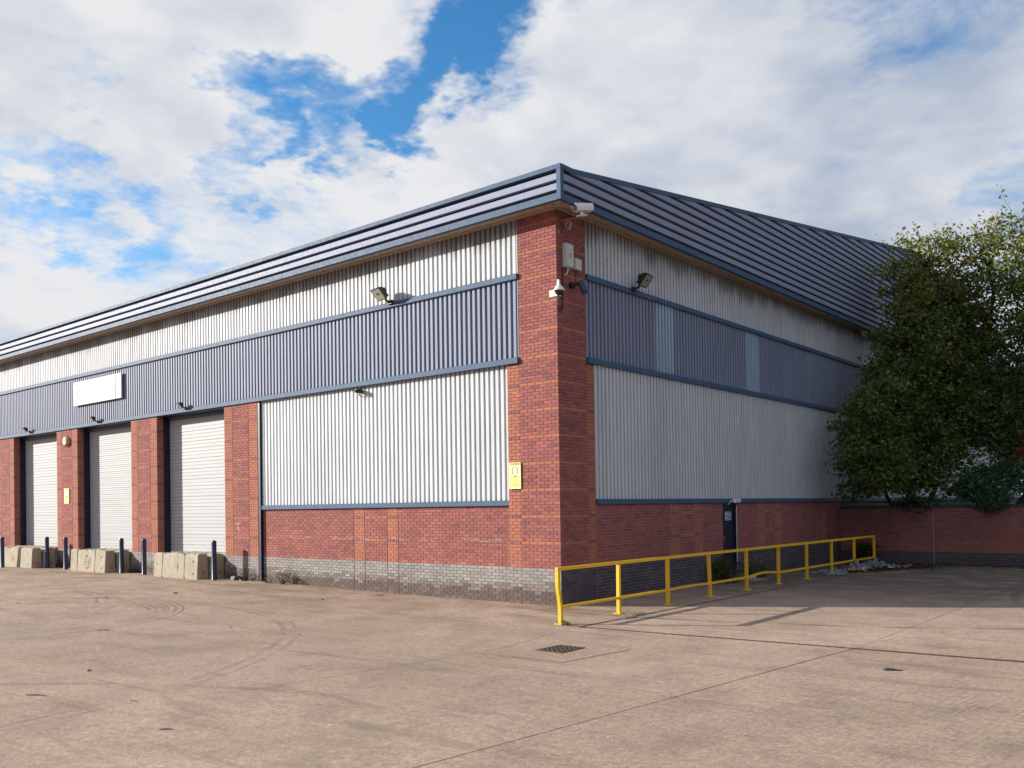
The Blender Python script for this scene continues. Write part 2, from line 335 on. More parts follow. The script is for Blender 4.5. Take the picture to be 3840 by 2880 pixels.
def mat_concrete():
    m_, t, b = new_mat('yard_concrete'); p = pos(t); x, y, z = t.sep(p)
    big = t.noise(p, 0.22, 5, 0.55); mid = t.noise(p, 1.1, 7, 0.62); fine = t.noise(p, 20, 6, 0.78); grit = t.noise(p, 130, 3, 0.7)
    c = t.mix(t.lin(big, 0.3, 0.7), (0.415, 0.300, 0.230), (0.510, 0.380, 0.298))
    c = t.mix(t.step(mid, 0.42, 0.72, 0, 0.5), c, (0.265, 0.195, 0.145))
    c = t.vm('SCALE', c, t.lin(fine, 0.28, 0.72, 0.62, 1.32))
    c = t.vm('SCALE', c, t.lin(grit, 0.3, 0.7, 0.66, 1.30))
    coarse = t.noise(t.vm('ADD', p, (5, 8, 0)), 8.5, 8, 0.86)
    c = t.vm('SCALE', c, t.lin(coarse, 0.30, 0.70, 0.60, 1.34))
    # worn aggregate speckle in irregular patches
    wear = t.step(t.noise(t.vm('ADD', p, (9, 2, 0)), 0.55, 6, 0.65), 0.50, 0.66)
    speck = t.step(t.noise(p, 46, 4, 0.7), 0.54, 0.62)
    c = t.mix(t.m('MULTIPLY', t.m('MULTIPLY', wear, speck), 0.7), c, (0.13, 0.105, 0.09))
    # brushed finish: fine ridges along the bays
    rid = t.m('ADD', t.m('MULTIPLY', x, 1.0), t.m('MULTIPLY', y, -0.10))
    ridn = t.noise(t.comb(t.m('MULTIPLY', rid, 26), t.m('MULTIPLY', y, 0.5), 0), 1.0, 4, 0.7)
    rm = t.m('MULTIPLY', t.step(x, 1.0, 4.0), t.step(t.noise(p, 0.35, 3, 0.5), 0.36, 0.56))
    c = t.mix(t.m('MULTIPLY', t.step(ridn, 0.5, 0.68), t.m('MULTIPLY', rm, 0.32)), c, (0.17, 0.135, 0.11))
    # long vehicle scuffs running round the yard
    sc = t.noise(t.vm('MULTIPLY', t.vm('ADD', p, (0, 0, 0)), (0.25, 1.6, 1)), 1.2, 7, 0.7, 0.6)
    c = t.mix(t.step(sc, 0.50, 0.70, 0, 0.55), c, (0.20, 0.148, 0.105))
    # turning tyre marks
    def ring(cx, cy, r0, r1, freq, amt, cc):
        d = t.vm('LENGTH', t.vm('SUBTRACT', t.comb(x, y, 0), (cx, cy, 0)), out=1)
        band = t.m('MULTIPLY', t.step(d, r0-0.06, r0+0.03), t.step(d, r1+0.06, r1-0.03))
        wv = t.step(t.m('SINE', t.m('MULTIPLY', d, freq)), -0.2, 0.7)
        brk = t.step(t.noise(p, 0.5, 6, 0.72), 0.40, 0.58)
        return t.mix(t.m('MULTIPLY', t.m('MULTIPLY', band, wv), t.m('MULTIPLY', brk, amt)), cc, (0.10, 0.08, 0.07))
    c = ring(-8.6, -8.1, 2.75, 3.20, 40, 0.62, c); c = ring(-9.0, -8.5, 3.75, 4.2, 40, 0.55, c); c = ring(-13.0, -10.5, 5.8, 6.3, 26, 0.5, c); c = ring(-7.0, -13.0, 8.6, 9.0, 26, 0.4, c)
    c = ring(-12.0, -9.5, 4.9, 5.2, 30, 0.45, c); c = ring(9.0, 22.0, 21.6, 21.75, 8, 0.8, c)
    c = ring(1.0, 13.5, 14.2, 14.5, 12, 0.6, c); c = ring(20.0, 9.0, 12.6, 12.9, 14, 0.5, c); c = ring(6.0, -19.0, 10.2, 10.5, 14, 0.35, c)
    # brown silt lying in patches along the building
    silt = t.m('MULTIPLY', t.step(y, -5.5, -0.8), t.step(t.noise(t.vm('MULTIPLY', p, (0.5, 1.2, 1)), 0.9, 7, 0.68), 0.40, 0.66))
    silt = t.m('MULTIPLY', silt, t.step(x, 2.6, 1.8))
    c = t.mix(t.m('MULTIPLY', silt, 0.7), c, (0.20, 0.135, 0.075))
    yard_shade = t.m('MULTIPLY', t.step(y, 2.0, 9.0), t.step(mid, 0.25, 0.55, 0.35, 1.0))  # building's shadow over the yard beside the gable, painted into the concrete colour
    c = t.mix(t.m('MULTIPLY', yard_shade, 0.8), c, (0.085, 0.075, 0.068))
    oil = t.noise(t.vm('ADD', p, (31, 17, 0)), 0.75, 6, 0.62)
    c = t.mix(t.step(oil, 0.62, 0.74, 0, 0.38), c, (0.115, 0.085, 0.065))
    green = t.m('MULTIPLY', t.step(t.noise(t.vm('ADD', p, (3, 41, 0)), 0.42, 6, 0.66), 0.52, 0.70), 0.45)
    c = t.mix(green, c, (0.215, 0.185, 0.125))
    inf = t.node('ShaderNodeObjectInfo').outputs['Random']
    c = t.vm('SCALE', c, t.lin(inf, 0, 1, 0.95, 1.05))
    t.l.new(c, b.inputs['Base Color']); b.inputs['Roughness'].default_value = 0.9; b.inputs['Specular IOR Level'].default_value = 0.25
    hh = t.m('ADD', t.m('ADD', fine, t.m('MULTIPLY', grit, 0.6)), t.m('MULTIPLY', t.m('MULTIPLY', ridn, rm), 0.9))
    bump(t, b, hh, 0.9, 0.016); return m_
M_CONC = mat_concrete()
M_SUB = simple('joint_dirt', (0.045, 0.036, 0.030), 0.95, var=0.4, scale=5)
M_KERB = simple('edging_concrete', (0.095, 0.065, 0.045), 0.9, var=0.35, scale=5, bmp=0.3)
M_PATCH = simple('manhole_surround', (0.36, 0.29, 0.245), 0.9, var=0.25, scale=14, bmp=0.4)
M_SOIL = simple('bank_soil', (0.06, 0.05, 0.035), 0.95, var=0.5, scale=4, bmp=0.5)
def mat_barrier():
    m_, t, b = new_mat('barrier_concrete'); p = pos(t); x, y, z = t.sep(p)
    n = t.noise(p, 2.2, 7, 0.65); n2 = t.noise(p, 30, 5, 0.7); st = t.noise(t.vm('MULTIPLY', p, (5, 5, 3.0)), 1, 6, 0.7)
    c = t.mix(t.lin(n, 0.3, 0.7), (0.33, 0.29, 0.215), (0.44, 0.39, 0.31))
    c = t.mix(t.step(st, 0.52, 0.74, 0, 0.55), c, (0.13, 0.11, 0.07))
    c = t.mix(t.step(n2, 0.60, 0.70, 0, 0.6), c, (0.12, 0.095, 0.06))
    t.l.new(c, b.inputs['Base Color']); b.inputs['Roughness'].default_value = 0.92; b.inputs['Specular IOR Level'].default_value = 0.2
    bump(t, b, t.m('ADD', n2, n), 0.6, 0.012); return m_
M_BARRIER = mat_barrier()
M_STENCIL = simple('stencil_paint', (0.035, 0.032, 0.026), 0.8, var=0.4, scale=30)

def mat_leaf(name, transl=0.42):
    m_, t, b = new_mat(name); a = t.node('ShaderNodeAttribute', attribute_name='Col').outputs['Color']
    out = t.n['Material Output']; t.l.new(a, b.inputs['Base Color']); b.inputs['Roughness'].default_value = 0.5; b.inputs['Specular IOR Level'].default_value = 0.35
    tr = t.node('ShaderNodeBsdfTranslucent'); t.l.new(t.mix(0.25, a, (0.20, 0.28, 0.03), 'MIX'), tr.inputs[0])
    mx = t.node('ShaderNodeMixShader'); mx.inputs[0].default_value = transl
    t.l.new(b.outputs[0], mx.inputs[1]); t.l.new(tr.outputs[0], mx.inputs[2]); t.l.new(mx.outputs[0], out.inputs[0]); return m_
M_LEAF = mat_leaf('leaf'); M_BARK = simple('bark', (0.055, 0.045, 0.036), 0.9, var=0.4, scale=15, bmp=0.5)
def mat_plastic():
    m_, t, b = new_mat('crumpled_polythene'); p = pos(t); n = t.noise(p, 35, 5, 0.7)
    t.l.new(t.mix(t.step(n, 0.4, 0.62), (0.10, 0.11, 0.13), (0.40, 0.42, 0.46)), b.inputs['Base Color']); b.inputs['Roughness'].default_value = 0.25
    b.inputs['Alpha'].default_value = 0.6; return m_
M_POLY = mat_plastic()

# ------------------------------------------------------------------ ground
def S(t): t = min(1.0, max(0.0, t)); return t*t*(3-2*t)
def gh(x, y): return 0.085*S((-4-x)/9.0)*S((y+9)/7.5)

gmb = MB(); gmb.add([(-600, -600, -0.06), (600, -600, -0.06), (600, 600, -0.06), (-600, 600, -0.06)], [(0, 1, 2, 3)])
ground = gmb.build('ground', M_SUB, kind='structure')
def wob(p, q, k, amp):
    """small repeatable wander of a slab edge"""
    return amp*(math.sin(k*7.3+p*1.7+q*3.1)+0.6*math.sin(k*17.9+p*2.9)+0.5*math.sin(k*41.0+q*5.3))/2
def slab(xl, xr, yb, yt, y0, y1, gap=0.0075, amp=0.005, cell=0.8, gy=None):
    gy = gap if gy is None else gy
    """concrete bay: xl(y), xr(y) edges and yb(x), yt(x) edges"""
    xm = (xl((y0+y1)/2)+xr((y0+y1)/2))/2
    W = xr(0)-xl(0); H = yt(xm)-yb(xm)
    nu = max(2, int(W/cell)) if W < 30 else int(W/2); nv = max(2, int(H/cell)) if H < 25 else int(H/2)
    mb = MB(); V = []
    for j in range(nv+1):
        for i in range(nu+1):
            u = i/nu; v = j/nv
            yy = yb(xm)*(1-v)+yt(xm)*v
            x = (xl(yy)+gap)*(1-u)+(xr(yy)-gap)*u
            y = (yb(x)+gy)*(1-v)+(yt(x)-gy)*v
            for _ in range(2): x = (xl(y)+gap)*(1-u)+(xr(y)-gap)*u; y = (yb(x)+gy)*(1-v)+(yt(x)-gy)*v
            if i in (0, nu): x += wob(xl(0), i, y, amp)
            if j in (0, nv): y += wob(yb(0), j, x, amp)
            V.append((x, y, gh(x, y)))
    idx = lambda i, j: j*(nu+1)+i
    F = [(idx(i, j), idx(i+1, j), idx(i+1, j+1), idx(i, j+1)) for j in range(nv) for i in range(nu)]
    rim = [idx(i, 0) for i in range(nu+1)]+[idx(nu, j) for j in range(1, nv+1)]+[idx(i, nv) for i in range(nu-1, -1, -1)]+[idx(0, j) for j in range(nv-1, 0, -1)]
    b = len(V); V += [(V[k][0], V[k][1], V[k][2]-0.055) for k in rim]
    n = len(rim); F += [(rim[(k+1) % n], rim[k], b+k, b+(k+1) % n) for k in range(n)]
    mb.add(V, F)
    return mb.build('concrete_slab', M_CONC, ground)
XB = lambda y: -9.5-(y+7.8)*0.117
XC = lambda y: 2.236+(y+9.437)*0.108 if y < -5.2 else max(2.2, 2.694-(y+5.2)*0.183)
XD = lambda y: 6.25+(y+10)*0.100 if y < -2.3 else 7.05
XE = lambda y: 15.0
k_ = lambda v: (lambda t: v)
YA = lambda x: -9.80+(x+0.25)*0.150
YB = lambda x: -2.02+0.003*x
CH0 = lambda x: -2.54+(x-2.25)*0.0615
CH1 = lambda x: -2.36+(x-2.25)*0.0615
YS = lambda x: -2.14+(x-2.25)*0.105
YC = lambda x: 1.50+(x-2.25)*0.105
FX = k_(2.20)
for (a, b_) in ((k_(-60), k_(-40)), (k_(-40), k_(-25)), (k_(-25), XB)):
    slab(a, b_, k_(-45), k_(-21), -45, -21); slab(a, b_, k_(-21), k_(-10.9), -21, -10); slab(a, b_, k_(-10.9), YB, -11, -2)
slab(XB, XD, k_(-45), k_(-21), -45, -21); slab(XB, XD, k_(-21), YA, -21, -10, gap=0.015, amp=0.010, gy=0.004); slab(XB, XC, YA, YB, -10, -2, gap=0.005)
slab(k_(-60), k_(-25), YB, k_(0.9), -2, 1, cell=1.5); slab(k_(-25), XB, YB, k_(0.9), -2, 1); slab(XB, k_(-0.05), YB, k_(0.9), -2, 1)
slab(XC, XD, YA, CH0, -9.4, -2.4, gap=0.010, gy=0.005)
slab(XD, XE, k_(-45), k_(-21), -45, -21); slab(XD, XE, k_(-21), CH0, -21, -2.2, gap=0.015, amp=0.010)
slab(XE, k_(40), k_(-45), k_(-21), -45, -21); slab(XE, k_(40), k_(-21), CH0, -21, -2.0)
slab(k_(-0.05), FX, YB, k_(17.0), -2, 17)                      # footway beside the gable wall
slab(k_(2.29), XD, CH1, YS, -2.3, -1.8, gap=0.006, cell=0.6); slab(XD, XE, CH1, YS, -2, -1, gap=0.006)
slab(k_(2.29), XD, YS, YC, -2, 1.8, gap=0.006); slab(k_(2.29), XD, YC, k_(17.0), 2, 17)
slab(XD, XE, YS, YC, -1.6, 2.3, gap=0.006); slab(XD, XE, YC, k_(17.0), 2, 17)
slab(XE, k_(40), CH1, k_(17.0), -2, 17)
kb = MB()
for i in range(21):
    y0 = -2.12+i*0.915; kb.bbox(2.206, 2.284, y0+0.004, y0+0.911, -0.05, 0.006+random.uniform(-0.002, 0.003), 0.006)
kb.build('edging_strip', M_KERB, ground)

# channel drain: iron lattice in sections laid end to end
dr = thing('channel_drain', (2.25, -2.43, 0), 'long dark iron slot drain crossing the concrete in front of the railing', 'drain')
for i in range(14):
    mb = MB(); x0 = 2.26+i*0.998; x1 = x0+0.990
    for k in range(20):
        xa = x0+k*0.05; ya, yb2 = CH0(xa)+0.006, CH1(xa)-0.006
        mb.box(xa, xa+0.010, ya+0.004, yb2-0.004, -0.052, -0.034)
    for s_ in (0, 1):
        y0 = (CH0(x0)+0.004) if s_ == 0 else (CH1(x0)-0.011); y1 = (CH0(x1)+0.004) if s_ == 0 else (CH1(x1)-0.011)
        V = [(x0, y0, -0.05), (x1, y1, -0.05), (x1, y1+0.007, -0.05), (x0, y0+0.007, -0.05), (x0, y0, -0.010), (x1, y1, -0.010), (x1, y1+0.007, -0.010), (x0, y0+0.007, -0.010)]
        mb.add(V, [(0,3,2,1),(4,5,6,7),(0,1,5,4),(1,2,6,5),(2,3,7,6),(3,0,4,7)])
    mb.build('grate', M_IRON, dr)
ps = MB(); ps.add([(2.70, -5.72, 0.004), (4.20, -5.66, 0.004), (4.38, -4.16, 0.004), (2.74, -4.22, 0.004), (2.70, -5.72, -0.02), (4.20, -5.66, -0.02), (4.38, -4.16, -0.02), (2.74, -4.22, -0.02)],
    [(0,1,2,3),(0,4,5,1),(1,5,6,2),(2,6,7,3),(3,7,4,0)])
ps.v = [(a, b, c+(-0.002 if c > 0 else 0)) for a, b, c in ps.v]
pso = ps.build('concrete_slab', M_CONC, ground)
tr = MB()
for (p0, p1) in (((3.3, -5.70), (4.20, -5.66)), ((4.20, -5.66), (4.38, -4.16))):
    a = Vector((*p0, 0)); b_ = Vector((*p1, 0)); d = (b_-a).normalized(); n_ = Vector((-d.y, d.x, 0))*0.006
    tr.add([a-n_+Vector((0,0,.0075)), b_-n_+Vector((0,0,.0075)), b_+n_+Vector((0,0,.0075)), a+n_+Vector((0,0,.0075))], [(0,1,2,3)])
tr.build('sealant_joint', M_SUB, ground)
mh = thing('manhole_cover', (3.48, -4.74, 0), 'rusty cast iron manhole cover with a studded pattern set in the concrete', 'manhole cover')
fr = MB(); 
for (xa, xb, ya, yb2) in ((3.24, 3.73, -5.04, -5.005), (3.24, 3.73, -4.455, -4.42), (3.24, 3.275, -5.005, -4.455), (3.695, 3.73, -5.005, -4.455)): fr.bbox(xa, xb, ya, yb2, -0.02, 0.012, 0.003)
fr.build('frame', M_IRON, mh)
cv = MB(); cv.box(3.28, 3.69, -5.0, -4.46, -0.02, 0.007)
for i in range(9):
    for j in range(11):
        xx, yy = 3.302+i*0.046, -4.978+j*0.0495
        if (i+j) % 2: cv.box(xx-0.017, xx+0.017, yy-0.007, yy+0.007, 0.007, 0.014)
        else: cv.box(xx-0.007, xx+0.007, yy-0.017, yy+0.017, 0.007, 0.014)
cv.build('cover', M_IRON, mh)
sc_ = MB(); sc_.bbox(-5.52, -5.26, -0.53, -0.36, -0.01, 0.008, 0.003); sc_.bbox(-5.47, -5.31, -0.49, -0.40, 0.008, 0.012, 0.002)
sc_.solo('stop_tap_cover', M_IRON, 'small dark iron cover plate in the ground below the long white cladding', 'cover plate')
pt = MB(); V = []
for k in range(22):
    a = 2*math.pi*k/22; r = 0.09*(1+0.25*math.sin(3*a+1)+0.15*math.sin(5*a)); V.append((8.02+r*1.1*math.cos(a), -3.64+r*math.sin(a), 0.006))
pt.add(V+[(8.02, -3.64, 0.014)], [(k, (k+1) % 22, 22) for k in range(22)]); pt.add(V+[(v[0], v[1], -0.002) for v in V], [(k, 22+k, 22+(k+1) % 22, (k+1) % 22) for k in range(22)])
pt.solo('tar_patch', M_RUBBER, 'small black tar patch on the concrete at the right', 'tar patch')
cp2 = MB(); cp2.bbox(0.15, 0.75, 8.1, 8.95, -0.02, 0.012, 0.004); cp2.bbox(0.24, 0.66, 8.2, 8.85, 0.012, 0.017, 0.002)
cp2.solo('inspection_cover', simple('cover_concrete', (0.26, 0.25, 0.22), 0.8), 'pale square inspection cover in the footway near the blue fire door', 'cover plate')

# ------------------------------------------------------------------ the warehouse
WH = thing('warehouse', (0, 0, 0), 'large brick and ribbed metal industrial warehouse with blue-grey fascia', 'warehouse')
R1B, R1T, R2B, R2T, R3B, R3T = 7.342, 7.477, 5.432, 5.577, 2.209, 2.338
FB, OH = 8.677, 0.52
SLOPE = 0.1405; RIDGE_Y = 24.7; RIDGE_Z = 9.42+SLOPE*RIDGE_Y; BACK_Y = 2*RIDGE_Y; LEFT_X = -58.0
CHT = 0.0742                                                       # brick course
def pal(base, n, dv, dh): 
    out = []
    for i in range(n):
        f = 1+random.uniform(-dv, dv); h = random.uniform(-dh, dh); out.append((base[0]*f*(1+h), base[1]*f, base[2]*f*(1-h*0.7)))
    return out
P_RED = pal((0.290, 0.098, 0.087), 14, 0.15, 0.04)+pal((0.215, 0.083, 0.086), 2, 0.1, 0.04)
P_OR = pal((0.352, 0.129, 0.084), 10, 0.12, 0.04)
P_RO = pal((0.300, 0.112, 0.080), 8, 0.12, 0.04)
P_PUR = pal((0.215, 0.092, 0.100), 6, 0.12, 0.05)
P_ENGL = pal((0.265, 0.255, 0.245), 8, 0.18, 0.03)
P_ENGM = pal((0.195, 0.170, 0.155), 8, 0.18, 0.05)
P_ENGD = pal((0.125, 0.092, 0.083), 8, 0.2, 0.06)
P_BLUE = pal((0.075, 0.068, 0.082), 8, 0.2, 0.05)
P_DRED = pal((0.215, 0.070, 0.062), 10, 0.17, 0.05)
def colour(kind, i, z, nine=False):
    """kind: zone of the wall; i: course number"""
    if i < 11:
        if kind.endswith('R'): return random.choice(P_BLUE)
        j = i+random.choice((-1, 0, 0, 0, 1))
        return random.choice(P_ENGL if j >= 6 else (P_ENGM if j >= 4 else P_ENGD))
    sw = (i % 8 == 2)
    if kind[0] == 'o': return random.choice(P_PUR if sw else P_OR)
    if kind[0] == 's': return random.choice(P_OR if sw else P_RED)
    if kind[0] == 'p' and i == 11 and random.random() < 0.35: return random.choice(P_OR)
    return random.choice(P_RED)
BRICKS = []                                                        # every brick before it is built
def courses(owner, org, U, N, segs, i0, i1, ztop=None, bond=0):
    """lay stretcher courses; segs: (u0, u1, kind) measured along U from org"""
    org = Vector(org); U = Vector(U); N = Vector(N)
    for (u0, u1, kind) in segs:
        for i in range(i0, i1):
            z0 = i*CHT; z1 = z0+CHT-0.010
            if ztop and z1 > ztop:
                z1 = ztop
                if z1-z0 < 0.015: continue
            u = u0-(0.1125 if (i+bond) % 2 else 0.0)
            while u < u1-0.012:
                a = max(u, u0)+0.005; b_ = min(u+0.225, u1)-0.005
                if b_-a > 0.02:
                    BRICKS.append((owner, org+U*((a+b_)/2)+Vector((0, 0, (z0+z1)/2))+N*random.uniform(-0.0015, 0.0015), U, N, b_-a, z1-z0, colour(kind, i, z0)))
                u += 0.225
def brick_geo(mb, c, U, N, L, H, col, D=0.024, ch=0.003):
    c, U, N = Vector(c), Vector(U), Vector(N); Z = Vector((0, 0, 1))
    P = lambda s_, t_, d: c+U*(s_)+Z*(t_)+N*d
    l, h = L/2, H/2
    V = [P(-l+ch, -h+ch, 0), P(l-ch, -h+ch, 0), P(l-ch, h-ch, 0), P(-l+ch, h-ch, 0),
         P(-l, -h, -ch), P(l, -h, -ch), P(l, h, -ch), P(-l, h, -ch), P(-l, -h, -D), P(l, -h, -D), P(l, h, -D), P(-l, h, -D)]
    F = [(0, 1, 2, 3)]
    for a in (0, 4):
        for k in range(4): F.append((a+4+k, a+4+(k+1) % 4, a+(k+1) % 4, a+k))
    mb.add(V, F, col)
BPOOL = {}
def lay_all(bricks, n_single):
    """the bricks that show largest become objects, the rest one joined part of each wall"""
    def area(b):
        o, c, U, N, L, H, col = b
        v = Vector(CAM)-c; d = v.length; k = N.dot(v)/d
        px, py, zz = proj(c)
        if k <= 0 or zz <= 0 or not (-20 < px < 3860 and -20 < py < 2900): return 0
        return L*H*k/d**2
    ar = sorted(range(len(bricks)), key=lambda i: -area(bricks[i]))
    single = set(ar[:n_single]); rest = {}
    for i, b in enumerate(bricks):
        o, c, U, N, L, H, col = b
        if i in single:
            key = (tuple(U), round(L, 3), round(H, 3), tuple(round(v, 4) for v in col))
            if key not in BPOOL:
                mb = MB(); brick_geo(mb, (0, 0, 0), U, N, L, H, col); BPOOL[key] = mb.mesh('brick', M_BRICK)
            link('brick', BPOOL[key], o, tuple(np.array(c)-ORG[o.name]))
        else: rest.setdefault(o.name, (o, MB()))[1] and brick_geo(rest[o.name][1], c, U, N, L, H, col)
    for k, (o, mb) in rest.items(): mb.build('brickwork', M_BRICK, o, kind='stuff')
XP = (1, 0, 0); YP = (0, 1, 0); FRN = (0, -1, 0); RTN = (1, 0, 0)
MD = 0.010                                                          # mortar sits this far behind the brick face
# corner pillar
cp_ = MB(); cp_.box(-1.10+MD, -MD, MD, 1.093-MD, -0.05, 8.70); cp_.box(-1.475, -1.10+MD, MD+0.014, 0.5, -0.05, R2B); cp_.box(-0.5, -MD-0.014, 1.093-MD, 1.39, -0.05, R2B)
PILLAR = cp_.build('brick_pillar', [M_MORTAR], WH)
courses(PILLAR, (-1.10, 0, 0), XP, FRN, [(0, 1.10, 's')], 0, 118, 8.70)
courses(PILLAR, (-1.10, 0.014, 0), XP, FRN, [(-0.375, -0.002, 'o')], 0, 74, R2B-0.002, 1)
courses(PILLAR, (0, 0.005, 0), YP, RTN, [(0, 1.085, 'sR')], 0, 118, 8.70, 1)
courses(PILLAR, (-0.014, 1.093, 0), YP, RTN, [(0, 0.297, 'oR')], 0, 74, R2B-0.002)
# piers between the loading doors
PIERS = [(-30.58, -28.79), (-24.70, -22.92), (-18.80, -17.03), (-12.97, -11.22)]
DOORS = [(-28.79, -24.70), (-22.92, -18.80), (-17.03, -12.97)]
for (a, b_) in PIERS:
    mb = MB(); mb.box(a+MD, b_-MD, MD, 0.24, -0.05, R2B); mb.box(a, b_-0.01, 0.24, 0.75, -0.05, R2B, mi=1)
    pier = mb.build('brick_pier', [M_MORTAR, M_NAVY], WH); W_ = b_-a
    courses(pier, (a, 0, 0), XP, FRN, [(0, 0.444, 'o'), (0.452, W_-0.452, 's'), (W_-0.444, W_, 'o')], 0, 74, R2B-0.002)
    courses(pier, (b_, 0, 0), YP, RTN, [(0, 0.24, 'o')], 0, 74, R2B-0.002, 1)
rr_ = random.Random(5); mb = MB()
for k in range(9):
    x0, z0 = -12.42+rr_.random()*0.28, 1.60+rr_.random()*0.22; pts = [(x0+rr_.uniform(-.08, .08), -0.004, z0+rr_.uniform(-.07, .07)) for _ in range(4)]
    for a, b_ in zip(pts[:-1], pts[1:]):
        mb.add([(a[0], a[1], a[2]-0.006), (b_[0], b_[1], b_[2]-0.006), (b_[0], b_[1], b_[2]+0.006), (a[0], a[1], a[2]+0.006)], [(0, 1, 2, 3)])
mb.build('chalk_scribble', simple('chalk', (0.55, 0.5, 0.47), 0.9), pier)
# brick dado under the long white panel, slightly set back
REC = 0.10
mb = MB(); mb.box(-11.23, -1.47, REC+MD, 0.6, -0.05, R3B+0.02); DADO = mb.build('brick_dado', [M_MORTAR], WH)
courses(DADO, (0, REC, 0), XP, FRN, [(-11.11, -7.0, 'p'), (-6.985, -6.562, 'o'), (-6.550, -5.682, 's'), (-5.670, -5.262, 'o'), (-5.25, -1.475, 'p')], 0, 30, R3B)
mb = MB(); mb.box(-0.6, -MD, 1.39, 7.72, -0.05, R3B+0.02); mb.box(-0.6, -MD, 8.60, 17.06, -0.05, R3B+0.02); mb.box(-0.6, -0.12, 7.72, 8.60, 2.185, R3B+0.02)
GDADO = mb.build('brick_dado', [M_MORTAR_PALE], WH)
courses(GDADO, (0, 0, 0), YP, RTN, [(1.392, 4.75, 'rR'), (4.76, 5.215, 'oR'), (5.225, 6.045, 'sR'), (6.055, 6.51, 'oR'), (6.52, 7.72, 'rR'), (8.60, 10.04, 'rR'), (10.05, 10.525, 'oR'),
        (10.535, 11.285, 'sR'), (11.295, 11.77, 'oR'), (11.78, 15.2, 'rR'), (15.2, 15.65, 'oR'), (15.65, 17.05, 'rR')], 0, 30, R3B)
lay_all(BRICKS, 300)
NB1 = len(BRICKS); BRICKS.clear()

mb = MB(); mb.box(-11.215, -11.115, 0.012, 0.16, -0.03, R2B); mb.build('steel_post', M_NAVY, WH)
# ribbed cladding: crest on the wall plane, valley behind
def ribs(name, mat, u0, u1, z0, z1, place, pitch=0.1562, crest=0.090, slope=0.010, depth=0.070, phase=0.0):
    """place(u, d, z): d is distance out from the crest plane"""
    k = math.floor((u0-phase)/pitch); pts = []
    while phase+k*pitch < u1+pitch:
        b = phase+k*pitch
        pts += [(b, 0), (b+crest, 0), (b+crest+slope, -depth), (b+pitch-slope, -depth)]; k += 1
    pts = [q for q in pts if u0 <= q[0] <= u1]; pts = [(u0, pts[0][1])]+pts+[(u1, pts[-1][1])]
    mb = MB(); V = []
    for (u, d) in pts: V += [place(u, d, z0), place(u, d, z1)]
    mb.add(V, [(2*i, 2*i+2, 2*i+3, 2*i+1) for i in range(len(pts)-1)])
    return mb.build(name, mat, WH)
LP = lambda off: (lambda u, d, z: (u, off-d, z))
RP = lambda off: (lambda u, d, z: (-off+d, u, z))
ribs('upper_cladding', M_SILVER, LEFT_X, -1.125, R1T-0.03, 8.72, LP(0.0))
ribs('middle_cladding', M_BLUEGREY, LEFT_X, -1.125, R2T-0.02, R1B+0.02, LP(0.0), crest=0.076, slope=0.010, depth=0.075)
ribs('lower_cladding', M_SILVER, -11.11, -1.50, R3T-0.02, R2B+0.02, LP(REC-0.03))
ribs('lower_cladding', M_SILVER, LEFT_X, -30.6, 0.0, R2B+0.02, LP(0.05))
ribs('upper_cladding', M_SILVER, 1.115, BACK_Y, R1T-0.03, 8.72, RP(0.0))
for (a, b_, m_) in ((1.115, 4.19, M_BLUEGREY), (4.194, 5.13, M_PALEBLUE), (5.134, 9.40, M_BLUEGREY), (9.404, 10.33, M_PALEBLUE), (10.334, BACK_Y, M_BLUEGREY)):
    ribs('middle_cladding', m_, a, b_, R2T-0.02, R1B+0.02, RP(0.0), crest=0.076, slope=0.010, depth=0.075)
ribs('lower_cladding', M_SILVER, 1.405, BACK_Y, R3T-0.02, R2B+0.02, RP(0.0))
mb = MB(); mb.box(-1.125, -1.102, -0.004, 0.04, R2T, R1B, mi=0); mb.box(-1.125, -1.102, -0.005, 0.04, R1T, 8.70, mi=1)
mb.build('corner_flashing', [M_FASCIA, M_SILVER], WH)
mb = MB(); mb.box(-0.04, 0.004, 1.095, 1.113, R2T, R1B, mi=0); mb.box(-0.04, 0.005, 1.095, 1.113, R1T, 8.70, mi=1); mb.box(-0.04, 0.004, 1.392, 1.404, R3T, R2B, mi=1)
mb.build('corner_flashing', [M_FASCIA, M_SILVER], WH)
# solid shell behind the sheets so no light leaks through
mb = MB(); mb.box(LEFT_X, -1.2, 0.09, 0.5, R2B+0.005, 8.9); mb.box(-11.2, -1.5, 0.17, 0.5, R3B+0.03, R2B); mb.box(-0.5, -0.09, 1.1, BACK_Y, R2B+0.005, 9.0); mb.box(-0.5, -0.09, 1.4, 17.0, R3B+0.025, R2B); mb.box(-0.5, -0.09, 17.0, BACK_Y, 0, R2B)
mb.box(LEFT_X, LEFT_X+0.3, 0.1, BACK_Y, 0, 9.3); mb.box(LEFT_X, 0, BACK_Y-0.1, BACK_Y+0.2, 0, 9.3)
mb.build('inner_lining', M_DARK, WH)

